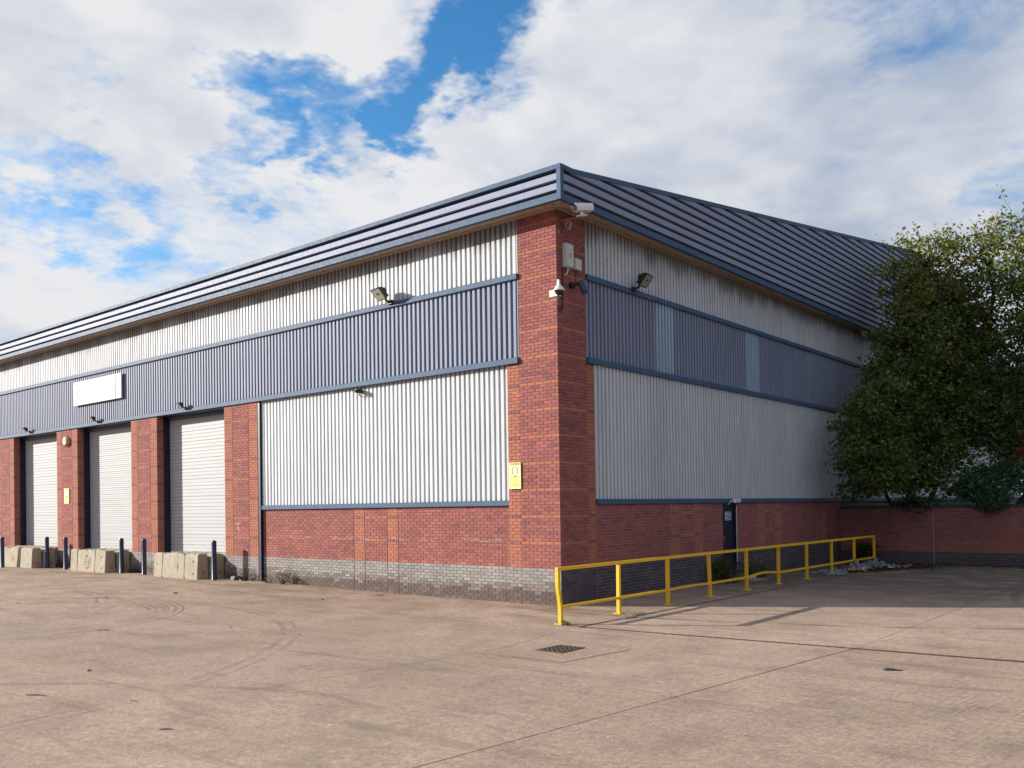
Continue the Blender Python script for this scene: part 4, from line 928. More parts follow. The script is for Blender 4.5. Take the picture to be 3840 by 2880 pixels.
def floodlight(base, n, label, s=1.0, tilt=20, yaw=0.0, group=None, name='floodlight', head_off=Vector((0, 0, 0))):
    """head on a short arm; n: outward direction of the wall"""
    base = Vector(base); n = Vector(n); side = Vector((0, 0, 1)).cross(n)
    n2 = (n*math.cos(math.radians(yaw))+side*math.sin(math.radians(yaw))).normalized(); side2 = Vector((0, 0, 1)).cross(n2)
    T = thing(name, tuple(base), label, 'floodlight', group)
    mb = MB(); mb.obox(base+n*0.03*s, n, side, (0, 0, 1), 0.03*s, 0.09*s, 0.05*s, b=0.006*s); mb.tube([base+n*0.04*s, base+n*0.16*s+Vector((0, 0, 0.03*s)), base+n*0.20*s+head_off*0.8+Vector((0, 0, 0.10*s))], 0.028*s, 8); mb.build('bracket', M_BLACK, T)
    c = base+n*0.22*s+n2*0.05*s+head_off+Vector((0, 0, 0.16*s)); a = math.radians(tilt)
    f = (n2*math.cos(a)-Vector((0, 0, 1))*math.sin(a)).normalized(); up = side2.cross(f)*-1; up = f.cross(side2); 
    if up.z < 0: up = -up
    mb = MB(); w0, h0, w1, h1 = 0.21*s, 0.17*s, 0.12*s, 0.10*s
    P = lambda d, sx, sz: c+f*d+side2*sx+up*sz
    V = [P(0.06*s, sx*w0, sz*h0) for sx, sz in ((-1, -1), (1, -1), (1, 1), (-1, 1))]+[P(0.03*s, sx*w0, sz*h0) for sx, sz in ((-1, -1), (1, -1), (1, 1), (-1, 1))]+[P(-0.11*s, sx*w1, sz*h1) for sx, sz in ((-1, -1), (1, -1), (1, 1), (-1, 1))]
    mb.add(V, [(4+k, 4+(k+1) % 4, (k+1) % 4, k) for k in range(4)]+[(8+k, 8+(k+1) % 4, 4+(k+1) % 4, 4+k) for k in range(4)]+[(11, 10, 9, 8), (0, 1, 2, 3)])
    mb.obox(c-f*0.13*s, side2, f, up, 0.10*s, 0.03*s, 0.06*s); head = mb.build('housing', M_BLACK, T)
    for sg in (-1, 1): 
        t = MB(); t.obox(c+side2*sg*(w0+0.012*s)-up*0.03*s-f*0.02*s, side2, f, up, 0.006*s, 0.025*s, 0.12*s); t.build('yoke', M_BLACK, head)
    mb = MB(); V = [P(0.0625*s, sx*w0*0.88, sz*h0*0.86) for sx, sz in ((-1, -1), (1, -1), (1, 1), (-1, 1))]; mb.add(V, [(0, 1, 2, 3)]); mb.build('glass', M_GLASS, head)
    mb = MB(); mb.obox(P(0.066*s, 0, 0.02*s), side2, f, up, 0.05*s, 0.003*s, 0.022*s); mb.build('lamp', M_DARK, head)
    return T
floodlight((-5.25, -0.05, 7.46), (0, -1, 0), 'large black floodlight above the long blue band left of the corner', 1.0, 42, -12, 'large floodlights on the upper flashing', head_off=Vector((-0.12, 0, 0.05)))
floodlight((0.05, 3.05, 7.46), (1, 0, 0), 'large black floodlight on the shaded gable side right of the corner', 1.0, 38, 8, 'large floodlights on the upper flashing', head_off=Vector((0, 0.10, 0.05)))
for (xx, lab) in ((-15.05, 'small black floodlight above the nearest roller door'), (-21.1, 'small black floodlight above the middle roller door, under the white signboard'), (-27.0, 'small black floodlight above the leftmost roller door')):
    floodlight((xx, -0.05, 5.56), (0, -1, 0), lab, 0.60, 40, -12, 'small floodlights above the doors', head_off=Vector((-0.12, 0, 0)))
T = thing('small_camera', (-6.55, -0.0, 5.25), 'tiny black camera at the top of the long white cladding', 'camera')
mb = MB(); mb.bbox(-6.60, -6.50, -0.16, 0.05, 5.26, 5.36, 0.008); mb.build('body', M_BLACK, T); mb = MB(); mb.tube([(-6.55, -0.16, 5.31), (-6.55, -0.19, 5.305)], 0.032, 10); mb.build('lens_hood', M_BLACK, T)
mb = MB(); mb.tube([(-6.55, -0.04, 5.26), (-6.55, -0.03, 5.20), (-6.56, 0.06, 5.18)], 0.014, 6); mb.build('bracket', M_BLACK, T)

T = thing('emergency_light', (0.06, 8.45, 2.20), 'small white bulkhead light over the blue fire door', 'light')
mb = MB(); mb.bbox(0.058, 0.13, 8.22, 8.62, 2.205, 2.325, 0.012); mb.build('casing', M_WHITE, T); mb = MB(); mb.bbox(0.131, 0.15, 8.30, 8.60, 2.22, 2.31, 0.008); mb.build('diffuser', simple('diffuser_grey', (0.55, 0.57, 0.54), 0.3), T)
mb = MB(); mb.tube([(0.07, 8.22, 2.28), (0.07, 8.14, 2.27), (0.03, 8.06, 2.19), (0.01, 8.02, 2.16)], 0.013, 6); mb.build('cable', M_WHITE, T)

T = thing('junction_cabinet', (0.06, 0.33, 7.46), 'tall grey electrical cabinet high on the shaded side of the corner pillar', 'cabinet')
mb = MB(); mb.bbox(0.003, 0.118, 0.205, 0.470, 7.46, 7.985, 0.008); mb.build('casing', M_GREYBOX, T)
mb = MB(); mb.bbox(0.119, 0.132, 0.215, 0.462, 7.47, 7.975, 0.004); dpart = mb.build('door', M_GREYBOX, T)
mb = MB(); mb.bbox(0.133, 0.136, 0.31, 0.37, 7.66, 7.77, 0.001); mb.build('label_plate', simple('label_brown', (0.30, 0.22, 0.18), 0.5), dpart)
mb = MB(); mb.bbox(0.133, 0.142, 0.235, 0.25, 7.72, 7.745, 0.002); mb.build('lock', M_BLACK, dpart)
mb = MB(); mb.tube([(0.06, 0.33, 7.465), (0.065, 0.335, 7.40), (0.05, 0.31, 7.33), (0.02, 0.28, 7.29)], 0.014, 6); mb.build('cable', M_WHITE, T)
T = thing('junction_box', (0.05, 0.72, 7.47), 'small square grey box beside the tall electrical cabinet', 'box')
mb = MB(); mb.bbox(0.003, 0.080, 0.585, 0.835, 7.475, 7.735, 0.006); mb.build('casing', M_GREYBOX, T)
mb = MB(); mb.bbox(0.081, 0.09, 0.592, 0.828, 7.482, 7.728, 0.004); mb.build('lid', M_GREYBOX, T)
mb = MB(); mb.tube([(0.02, 0.70, 7.478), (0.012, 0.705, 7.3), (0.012, 0.70, 7.18)], 0.006, 5); mb.build('cable', M_BLACK, T)

T = thing('dome_camera', (0.12, -0.06, 6.75), 'white dome camera on a swan neck at the corner of the brick pillar', 'camera')
mb = MB(); mb.bbox(-0.20, 0.004, -0.010, -0.003, 6.79, 6.93, 0.002); mb.bbox(0.003, 0.012, -0.010, 0.13, 6.79, 6.93, 0.002); mb.build('mounting_plate', M_WHITE, T)
cx_, cy_ = 0.115, -0.075
mb = MB(); mb.tube([(0.01, 0.0, 6.86), (0.03, -0.005, 6.97), (0.05, -0.02, 7.06), (0.075, -0.05, 7.11), (0.105, -0.07, 7.10), (cx_, cy_, 7.04), (cx_, cy_, 6.98)], 0.027, 10); mb.build('neck', M_WHITE, T)
mb = MB(); mb.lathe([(0.115, 6.865), (0.128, 6.868), (0.128, 6.885), (0.112, 6.90), (0.09, 6.94), (0.055, 6.985), (0.035, 7.0)], (cx_, cy_, 0), 24); mb.build('shroud', M_WHITE, T)
mb = MB(); mb.lathe([(0.004, 6.772), (0.045, 6.778), (0.078, 6.80), (0.096, 6.835), (0.10, 6.866)], (cx_, cy_, 0), 24); mb.build('dome', M_SMOKE, T)
mb = MB(); mb.tube([(0.02, 0.02, 6.79), (0.022, 0.02, 6.60), (0.03, 0.04, 6.50), (0.03, 0.09, 6.46), (0.028, 0.14, 6.50), (0.024, 0.17, 6.62), (0.022, 0.18, 6.9), (0.022, 0.19, 7.46)], 0.013, 7); mb.build('cable_loop', M_BLACK, T)

T = thing('motion_sensor', (0.2, 0.70, 6.95), 'dark blue tilted cylindrical sensor on the shaded side of the pillar', 'sensor')
c0, c1 = Vector((0.26, 0.52, 7.17)), Vector((0.34, 0.60, 6.90))
mb = MB(); mb.tube([c0, c0.lerp(c1, 0.04), c1], [0.07, 0.078, 0.082], 18); mb.build('barrel', simple('sensor_navy', (0.015, 0.035, 0.085), 0.4), T)
dcy = (c1-c0).normalized(); mb = MB(); mb.tube([c1+dcy*0.001, c1+dcy*0.006], 0.066, 18); mb.build('lens', M_BLACK, T)
mb = MB(); mb.obox((0.05, 0.50, 7.10), (1, 0, 0), YP, (0, 0, 1), 0.047, 0.055, 0.06, b=0.01); mb.tube([(0.09, 0.50, 7.10), (0.20, 0.52, 7.11)], 0.035, 8); mb.build('bracket', M_BLACK, T)

# box camera on a rusty bracket under the eaves
T = thing('box_camera', (0.4, 0.3, 8.3), 'weatherproof box camera on a rusty bracket under the eaves at the corner', 'camera')
A0, A1 = Vector((0.0, 0.13, 8.475)), Vector((0.56, 0.19, 8.44))
mb = MB(); mb.tube([A0, A0.lerp(A1, 0.5), A1], 0.022, 8); mb.tube([(0.0, 0.24, 8.27), (0.16, 0.25, 8.33), (0.40, 0.20, 8.43)], 0.016, 7)
for q in (A0, Vector((0.0, 0.24, 8.27))): mb.obox(q+Vector((0.008, 0, 0)), (1, 0, 0), YP, (0, 0, 1), 0.008, 0.035, 0.035)
mb.build('bracket', M_RUST, T)
mb = MB(); mb.obox(A1+Vector((0.0, 0, 0.03)), (1, 0.1, 0), (-0.1, 1, 0), (0, 0, 1), 0.11, 0.055, 0.012, b=0.004); mb.obox(A1+Vector((0.0, 0, 0.075)), (1, 0, 0), YP, (0, 0, 1), 0.03, 0.035, 0.04, b=0.006); mb.build('swivel_mount', M_WHITE, T)
hd = Vector((0.62, -0.42, -0.10)).normalized()*-1; fwd = Vector((-0.45, -0.88, -0.09)).normalized(); sd_ = fwd.cross(Vector((0, 0, 1))).normalized(); up_ = sd_.cross(fwd)
cc = A1+Vector((0.02, 0.02, 0.205)); P = lambda d, s_, z: cc+fwd*d+sd_*s_+up_*z
oct_ = [(-0.085, -0.075), (0.085, -0.075), (0.105, -0.02), (0.105, 0.03), (0.06, 0.085), (-0.06, 0.085), (-0.105, 0.03), (-0.105, -0.02)]
mb = MB(); V = [P(-0.21, s_, z) for s_, z in oct_]+[P(0.20+ (0.05 if z > 0.02 else 0), s_, z) for s_, z in oct_]+[P(0.19+(0.05 if z > 0.02 else 0), s_*0.90, z*0.88) for s_, z in oct_]+[P(0.07, s_*0.88, z*0.86) for s_, z in oct_]
mb.add(V, [((k+1) % 8, k, 8+k, 8+(k+1) % 8) for k in range(8)]+[(8+(k+1) % 8, 8+k, 16+k, 16+(k+1) % 8) for k in range(8)]+[(16+(k+1) % 8, 16+k, 24+k, 24+(k+1) % 8) for k in range(8)]+[tuple(range(8))]); hous = mb.build('housing', M_WHITE, T)
mb = MB(); mb.add([P(0.075, s_*0.86, z*0.84) for s_, z in oct_], [tuple(range(8))]); mb.build('front_glass', M_SMOKE, hous)
mb = MB(); mb.obox(P(-0.03, 0.1065, 0.002), fwd, sd_, up_, 0.12, 0.002, 0.024); mb.build('side_label', M_BLUELENS, hous)
mb = MB()
for k in range(3):
    r = 0.075+0.008*k; pts = [(0.20+r*0.75*math.cos(a*math.pi/8), 0.17+0.02*k, 8.35+r*1.15*math.sin(a*math.pi/8)) for a in range(17)]; mb.tube(pts, 0.006, 5, cap=False)
mb.build('coiled_cable', M_LILAC, T)
mb = MB(); mb.tube([(0.002, 0.05, 8.25), (0.03, 0.06, 8.22), (0.035, 0.045, 8.17)], 0.006, 5); mb.build('loose_wire', M_WHITE, T)
# row of screw holes left on the gable cladding
# (plugs of a removed fitting)
mb = MB()
for (yy, zz) in ((1.33, 7.86), (1.50, 7.85), (1.66, 7.84), (1.83, 7.83), (1.99, 7.82), (1.99, 7.98), (1.99, 8.02)):
    mb.box(-0.001, 0.006, yy-0.012, yy+0.012, zz-0.012, zz+0.012)
mb.build('screw_plug', M_BLACK, WH)

# ------------------------------------------------------------------ trees and plants
def leaf_object(name, parent, P, size, cols, aspect=0.62, droop=0.3, mat=None, kind=None):
    """many small folded leaves as one mesh"""
    n = len(P); P = np.asarray(P)-ORG[parent.name] if parent is not None else np.asarray(P)
    nrm = RNG.normal(size=(n, 3)); nrm[:, 2] = np.abs(nrm[:, 2])*0.9+0.25; nrm /= np.linalg.norm(nrm, axis=1)[:, None]
    a = RNG.normal(size=(n, 3)); a[:, 2] -= droop; a -= nrm*(a*nrm).sum(1)[:, None]; a /= np.linalg.norm(a, axis=1)[:, None]
    b = np.cross(nrm, a); s = np.asarray(size)[:, None]
    fold = nrm*s*0.10
    v0 = P-a*s*0.5; v1 = P+b*s*0.5*aspect+fold-a*s*0.02; v2 = P+a*s*0.55; v3 = P-b*s*0.5*aspect+fold-a*s*0.02
    V = np.stack([v0, v1, v2, v3], axis=1).reshape(-1, 3)
    me = bpy.data.meshes.new(name); me.vertices.add(4*n); me.vertices.foreach_set('co', V.ravel().astype(np.float32))
    idx = np.arange(4*n).reshape(n, 4); tri = np.stack([idx[:, [0, 1, 2]], idx[:, [0, 2, 3]]], axis=1).reshape(-1)
    me.loops.add(6*n); me.loops.foreach_set('vertex_index', tri.astype(np.int32))
    me.polygons.add(2*n); me.polygons.foreach_set('loop_start', np.arange(0, 6*n, 3, dtype=np.int32)); me.polygons.foreach_set('loop_total', np.full(2*n, 3, dtype=np.int32))
    at = me.attributes.new('Col', 'FLOAT_COLOR', 'FACE'); cc = np.ones((2*n, 4), np.float32); cc[:, :3] = np.repeat(cols, 2, axis=0); at.data.foreach_set('color', cc.ravel())
    me.materials.append(mat or M_LEAF); me.update(calc_edges=True); me.validate()
    o = link(name, me, parent)
    if kind: o['kind'] = kind
    return o
def leaf_cols(n, pal_, wts, jit=0.25):
    k = RNG.choice(len(pal_), size=n, p=np.array(wts)/sum(wts)); c = np.array(pal_)[k]
    return np.clip(c*(1+RNG.uniform(-jit, jit, size=(n, 1)))*(1+RNG.uniform(-0.08, 0.08, size=(n, 3))), 0.004, 0.9)
GREENS = [(0.062, 0.112, 0.030), (0.095, 0.155, 0.040), (0.150, 0.205, 0.050), (0.22, 0.23, 0.045), (0.34, 0.28, 0.045), (0.30, 0.155, 0.03), (0.13, 0.06, 0.025)]
def limb(mb, p0, p1, r0, r1, n=6, wander=0.12):
    p0, p1 = Vector(p0), Vector(p1); L = (p1-p0).length; pts = []; rad = []
    for i in range(n+1):
        t = i/n; q = p0.lerp(p1, t); k = math.sin(t*math.pi)
        q += Vector((random.gauss(0, 1), random.gauss(0, 1), random.gauss(0, 0.4)))*wander*L*0.12*(1 if 0 < i < n else 0)+Vector((0, 0, 0.06*L*k))
        pts.append(q); rad.append(r0*(1-t)+r1*t)
    mb.tube(pts, rad, 7); return pts
def tree(name, base, stems, ells, n_clump, per, label, size=(0.07, 0.185), clump_r=(0.24, 0.62), shoots=0):
    T = thing(name, tuple(base), label, 'tree', 'trees on the bank behind the brick wall')
    vol = np.array([e[1][0]*e[1][1]*e[1][2] for e in ells]); vol = vol/vol.sum()
    cl = []
    while len(cl) < n_clump:
        c, r = ells[RNG.choice(len(ells), p=vol)]; v = RNG.normal(size=3); v /= np.linalg.norm(v); q = np.array(c)+v*np.array(r)*RNG.uniform(0.12, 1.0)**0.42*(RNG.uniform(1.05, 1.28) if RNG.random() < 0.20 else 1.0)
        if q[0] > 0.75 and q[2] > 2.2: cl.append(q)
    cl = np.array(cl); zlo, zhi = cl[:, 2].min(), cl[:, 2].max()
    P = []; Sz = []; Cc = []
    for q in cl:
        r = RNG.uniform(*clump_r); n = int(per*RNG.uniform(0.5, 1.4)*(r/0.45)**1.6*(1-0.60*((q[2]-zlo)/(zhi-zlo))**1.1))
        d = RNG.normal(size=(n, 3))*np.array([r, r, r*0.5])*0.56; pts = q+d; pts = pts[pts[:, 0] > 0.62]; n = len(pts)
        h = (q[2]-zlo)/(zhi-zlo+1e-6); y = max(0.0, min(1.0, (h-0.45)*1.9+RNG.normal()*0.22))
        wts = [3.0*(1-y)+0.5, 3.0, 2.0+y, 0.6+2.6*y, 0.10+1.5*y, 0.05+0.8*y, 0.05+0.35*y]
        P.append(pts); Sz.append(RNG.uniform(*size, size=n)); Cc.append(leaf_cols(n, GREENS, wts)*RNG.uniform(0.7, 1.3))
    wood = MB(); tops = []
    for (p0, p1, r0) in stems: tops.append(limb(wood, p0, p1, r0, r0*0.35, 9, 0.35))
    trunk = wood.build('trunk', M_BARK, T)
    br = MB()
    for q in cl[::3]:
        best = min((s_ for st_ in tops for s_ in st_[2:]), key=lambda s_: (Vector(q)-s_).length+max(0, s_.z-q[2])*2.0)
        limb(br, best, q, 0.028, 0.007, 5, 0.5)
    sp = []
    for _ in range(shoots):
        q = cl[RNG.choice(len(cl))]
        if q[2] < zhi-2.6: continue
        e = q+np.array([RNG.normal()*0.25, RNG.normal()*0.25, RNG.uniform(0.7, 1.35)]); limb(br, q, e, 0.008, 0.003, 4, 0.3)
        m = RNG.integers(6, 16); tt = RNG.uniform(0.25, 1.0, m)[:, None]; sp.append(q*(1-tt)+e*tt+RNG.normal(size=(m, 3))*0.06)
    if sp:
        sp = np.concatenate(sp); P.append(sp); Sz.append(RNG.uniform(*size, size=len(sp))*0.9); Cc.append(leaf_cols(len(sp), GREENS, [0.3, 0.6, 1, 1.4, 1.6, 1.2, 0.7]))
    br.build('branches', M_BARK, T)
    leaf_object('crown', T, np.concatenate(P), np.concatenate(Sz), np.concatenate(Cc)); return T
tree('leafy_tree', (1.95, 18.7, 1.85),
     [((1.75, 18.6, 1.7), (1.7, 17.2, 7.2), 0.10), ((2.0, 18.8, 1.7), (2.6, 18.6, 10.6), 0.13), ((2.35, 18.9, 1.7), (3.6, 18.4, 9.0), 0.10), ((1.6, 18.4, 1.7), (1.7, 15.6, 5.6), 0.07)],
     [((1.85, 15.0, 4.2), (1.0, 1.6, 1.75)), ((2.0, 15.9, 5.2), (1.1, 1.9, 1.9)), ((2.5, 17.6, 6.6), (1.6, 2.0, 2.6)), ((2.9, 18.6, 8.6), (1.8, 1.9, 2.8)), ((2.6, 18.6, 10.2), (1.5, 1.5, 1.7)), ((1.95, 15.3, 3.3), (1.05, 1.5, 1.1)), ((2.6, 16.9, 4.0), (1.5, 1.2, 1.6)), ((3.0, 17.6, 5.2), (1.6, 1.2, 1.6)), ((2.4, 17.0, 3.0), (1.3, 0.9, 0.8)), ((3.4, 17.9, 3.4), (1.0, 0.7, 1.1))],
     900, 98, 'tall multi-stemmed tree with dark green leaves leaning over the wall beside the gable', shoots=150)
tree('leafy_tree', (5.0, 19.3, 1.9),
     [((4.9, 19.2, 1.75), (4.6, 19.0, 10.4), 0.14), ((5.2, 19.4, 1.75), (6.4, 19.0, 10.2), 0.13), ((5.0, 19.5, 1.75), (5.6, 20.4, 8.0), 0.10)],
     [((4.6, 18.6, 6.2), (1.5, 1.6, 2.6)), ((5.0, 18.9, 9.0), (1.9, 1.8, 2.8)), ((6.8, 19.0, 8.4), (1.9, 1.9, 3.2)), ((6.4, 18.8, 5.4), (1.6, 1.7, 2.2)), ((5.6, 19.0, 10.6), (2.2, 1.5, 1.3)), ((5.4, 18.2, 4.6), (2.0, 1.0, 1.6)), ((4.4, 18.0, 5.2), (1.3, 1.0, 1.5)), ((6.0, 18.0, 3.6), (1.6, 0.7, 1.0))],
     720, 74, 'yellowing autumn tree at the right edge behind the brick wall', shoots=170)
tree('leafy_tree', (9.4, 21.0, 1.9), [((9.3, 21, 1.75), (9.2, 20.8, 9.6), 0.15), ((9.5, 21, 1.75), (10.2, 21.6, 8.8), 0.12)],
     [((9.2, 21, 6.2), (2.3, 2.2, 3.0)), ((9.4, 21, 8.8), (2.2, 2.0, 2.4))], 190, 75, 'autumn tree farther along the bank, just outside the right edge', shoots=15)

def shrub(name, base, ells, n_clump, per, pal_, wts, label, size, aspect, cat='shrub', stems=8, clump_r=(0.12, 0.28), zmin=0.0, mat=None):
    T = thing(name, tuple(base), label, cat)
    P = []; 
    for _ in range(n_clump):
        c, r = ells[RNG.choice(len(ells))]; v = RNG.normal(size=3); v /= np.linalg.norm(v); q = np.array(c)+v*np.array(r)*RNG.uniform(0, 1)**0.4
        n = int(per*RNG.uniform(0.6, 1.4)); P.append(q+RNG.normal(size=(n, 3))*RNG.uniform(*clump_r)*np.array([1, 1, 0.7]))
    P = np.concatenate(P); P = P[P[:, 2] > zmin]
    if stems:
        mb = MB()
        for k in range(stems): limb(mb, Vector(base)+Vector((random.uniform(-.05, .05), random.uniform(-.05, .05), -0.03)), P[RNG.choice(len(P))], 0.010, 0.003, 5, 0.5)
        mb.build('stems', M_BARK, T)
    leaf_object('foliage', T, P, RNG.uniform(*size, size=len(P)), leaf_cols(len(P), pal_, wts), aspect, mat=mat); return T
BUD = [(0.050, 0.120, 0.055), (0.080, 0.180, 0.085), (0.13, 0.25, 0.13), (0.50, 0.58, 0.52)]
shrub('buddleia_shrub', (4.9, 17.55, 1.85), [((4.7, 17.2, 2.75), (0.75, 0.45, 0.55)), ((5.7, 17.2, 2.85), (0.9, 0.5, 0.65)), ((5.0, 16.95, 2.25), (0.45, 0.25, 0.42)), ((4.3, 17.3, 2.55), (0.5, 0.4, 0.35))], 250, 38, BUD, [3, 3, 1.5, 0.16], 'bushy narrow-leaved green shrub hanging over the top of the brick wall', (0.12, 0.20), 0.26, clump_r=(0.10, 0.20))
shrub('ivy_clump', (2.85, 17.45, 1.95), [((2.85, 17.3, 2.05), (0.5, 0.3, 0.22)), ((2.3, 17.5, 2.1), (0.6, 0.3, 0.2))], 50, 26, BUD[:3], [3, 2, 1], 'low dark ivy clump on top of the brick wall below the tree', (0.07, 0.12), 0.8)
shrub('red_leaved_shrub', (6.15, 17.75, 1.9), [((5.98, 17.6, 3.65), (0.32, 0.3, 0.45)), ((6.2, 17.6, 4.2), (0.35, 0.3, 0.4))], 26, 22, [(0.42, 0.06, 0.03), (0.35, 0.14, 0.03), (0.10, 0.10, 0.02)], [3, 1.2, 1], 'shrub with red autumn leaves at the right edge above the wall', (0.10, 0.17), 0.28, stems=10)
WEED = [(0.035, 0.055, 0.018), (0.06, 0.08, 0.025), (0.12, 0.085, 0.04)]
shrub('weed_clump', (0.32, 7.25, 0), [((0.30, 7.2, 0.22), (0.28, 0.65, 0.26)), ((0.25, 7.0, 0.42), (0.15, 0.3, 0.25))], 40, 24, WEED, [3, 2, 1.2], 'dark weeds growing at the foot of the wall left of the fire door', (0.06, 0.13), 0.35, cat='weeds', stems=14, zmin=0.01)
shrub('weed_clump', (0.28, 9.25, 0), [((0.28, 9.3, 0.18), (0.22, 0.5, 0.2))], 26, 20, WEED, [3, 2, 1.2], 'dark weeds at the foot of the wall right of the fire door', (0.06, 0.12), 0.35, cat='weeds', stems=9, zmin=0.01)
shrub('weed_clump', (0.95, 16.6, 0.03), [((0.95, 16.7, 0.45), (0.3, 0.2, 0.4))], 24, 22, WEED, [3, 2, 0.4], 'dark bushy weed against the retaining wall behind the railing end', (0.07, 0.14), 0.4, cat='weeds', stems=9, zmin=0.02)
shrub('weed_clump', (1.95, -2.42, 0), [((1.92, -2.45, 0.03), (0.16, 0.09, 0.03))], 9, 12, [(0.05, 0.11, 0.02), (0.08, 0.15, 0.03)], [1, 1], 'small green weed at the foot of the nearest yellow post', (0.03, 0.06), 0.5, cat='weeds', stems=3, clump_r=(0.03, 0.06), zmin=0.005)
shrub('weed_clump', (2.3, -0.6, 0), [((2.26, -0.5, 0.02), (0.04, 0.55, 0.02))], 14, 9, [(0.06, 0.12, 0.02), (0.09, 0.14, 0.03)], [1, 1], 'thin line of grass growing along the edging strip', (0.03, 0.05), 0.3, cat='weeds', stems=2, clump_r=(0.02, 0.04), zmin=0.005)
DRY = [(0.10, 0.065, 0.035), (0.16, 0.11, 0.06), (0.07, 0.06, 0.03)]
shrub('dead_weed', (-9.9, -0.12, 0.07), [((-9.85, -0.15, 0.22), (0.22, 0.12, 0.16))], 16, 16, DRY, [2, 1, 2], 'brown withered weed at the foot of the brick below the white cladding', (0.04, 0.08), 0.4, cat='weeds', stems=12, clump_r=(0.05, 0.1), zmin=0.08)
shrub('dead_weed', (-10.55, -0.12, 0.07), [((-10.55, -0.13, 0.25), (0.18, 0.1, 0.2))], 6, 7, DRY, [2, 1, 1], 'thin bare twigs at the foot of the wall beside the navy post', (0.03, 0.05), 0.3, cat='weeds', stems=10, clump_r=(0.05, 0.1), zmin=0.08)
shrub('dead_weed', (-11.75, -0.14, 0.075), [((-11.75, -0.15, 0.32), (0.25, 0.08, 0.28))], 6, 7, DRY, [2, 1, 1], 'thin bare twigs at the foot of the pier right of the nearest door', (0.03, 0.05), 0.3, cat='weeds', stems=13, clump_r=(0.05, 0.1), zmin=0.08)

# ------------------------------------------------------------------ litter by the far end of the railing
def crumple(name, c, rx, ry, h, mat, label, cat, group=None, seed=0, n=14):
    rr = np.random.default_rng(seed); V = []
    ph = rr.uniform(0, 6.28, 12); fr_ = rr.uniform(3, 11, 12)
    for j in range(n+1):
        for i in range(n+1):
            u, v = i/n*2-1, j/n*2-1; r = math.sqrt(min(1.0, u*u+v*v)); ed = 1+0.18*math.sin(ph[0]+3*math.atan2(v, u))+0.12*math.sin(ph[1]+7*math.atan2(v, u))
            z = h*max(0.0, 1-r**2)*(0.55+0.45*math.sin(ph[2]+fr_[2]*u)*math.cos(ph[3]+fr_[3]*v))+h*0.28*(math.sin(ph[4]+fr_[4]*1.7*u+fr_[5]*v)+math.sin(ph[6]+fr_[6]*1.9*v-fr_[7]*u))*0.5+rr.normal()*h*0.07
            V.append((c[0]+u*rx*ed+rr.normal()*rx*0.03, c[1]+v*ry*ed+rr.normal()*ry*0.03, max(0.006, c[2]+0.01+abs(z))))
    F = [(j*(n+1)+i, j*(n+1)+i+1, (j+1)*(n+1)+i+1, (j+1)*(n+1)+i) for j in range(n) for i in range(n)]
    mb = MB(); mb.add(V, F); return mb.solo(name, mat, label, cat, group)
crumple('plastic_bag', (1.62, 11.75, 0), 0.42, 0.55, 0.20, M_POLY, 'crumpled clear polythene round the foot of the third railing post from the far end', 'plastic bag', seed=1, n=20)
crumple('plastic_bag', (1.90, 11.30, 0), 0.30, 0.36, 0.10, M_POLY, 'small flat scrap of grey polythene nearest the yard at the litter heap', 'plastic bag', seed=2)
crumple('plastic_bag', (1.88, 13.15, 0), 0.36, 0.50, 0.34, M_POLY, 'large crumpled grey polythene bag caught under the second railing post from the end', 'plastic bag', seed=3, n=20)
crumple('plastic_bag', (1.75, 15.25, 0), 0.45, 0.42, 0.30, M_POLY, 'torn grey polythene bag lying round the last railing post', 'plastic bag', seed=4, n=20)
crumple('plastic_bag', (2.7, 15.15, 0), 0.26, 0.16, 0.08, M_POLY, 'small pale blue plastic scrap at the right end of the litter', 'plastic bag', seed=5)
mb = MB()
for k, (ox, tw) in enumerate(((0.0, 0.0), (0.07, 0.4), (-0.05, -0.3))):
    pts = [Vector((RX+0.045+0.01*math.sin(i*1.3+k), 13.20+ox+0.05*math.sin(i*0.8+tw), 0.40-i*0.045)) for i in range(8)]
    for a, b_ in zip(pts[:-1], pts[1:]): mb.add([a+Vector((0, -0.025, 0)), b_+Vector((0, -0.025, 0)), b_+Vector((0.006, 0.025, 0)), a+Vector((0.006, 0.025, 0))], [(0, 1, 2, 3)])
mb.solo('plastic_strip', M_POLY, 'torn plastic streamers hanging from the lower yellow rail over the litter', 'plastic strip')
SCM = [simple('scrap_%s' % n_, c, 0.5, var=0.2, scale=30) for n_, c in (('white', (0.62, 0.62, 0.60)), ('cream', (0.60, 0.56, 0.34)), ('lime', (0.50, 0.60, 0.20)), ('pink', (0.60, 0.36, 0.30)), ('orange', (0.62, 0.22, 0.05)), ('brown', (0.20, 0.12, 0.07)), ('blue', (0.08, 0.14, 0.35)))]
SCN = ['white', 'cream', 'lime green', 'pinkish', 'orange', 'brown card', 'dark blue']
pool = [0, 1, 2, 0, 3, 4, 5, 1, 0, 2, 5, 6, 0, 3, 1, 5, 0, 4, 5, 0, 1, 5, 0, 2, 5, 3, 0, 1, 5, 5, 0, 4, 5, 1]
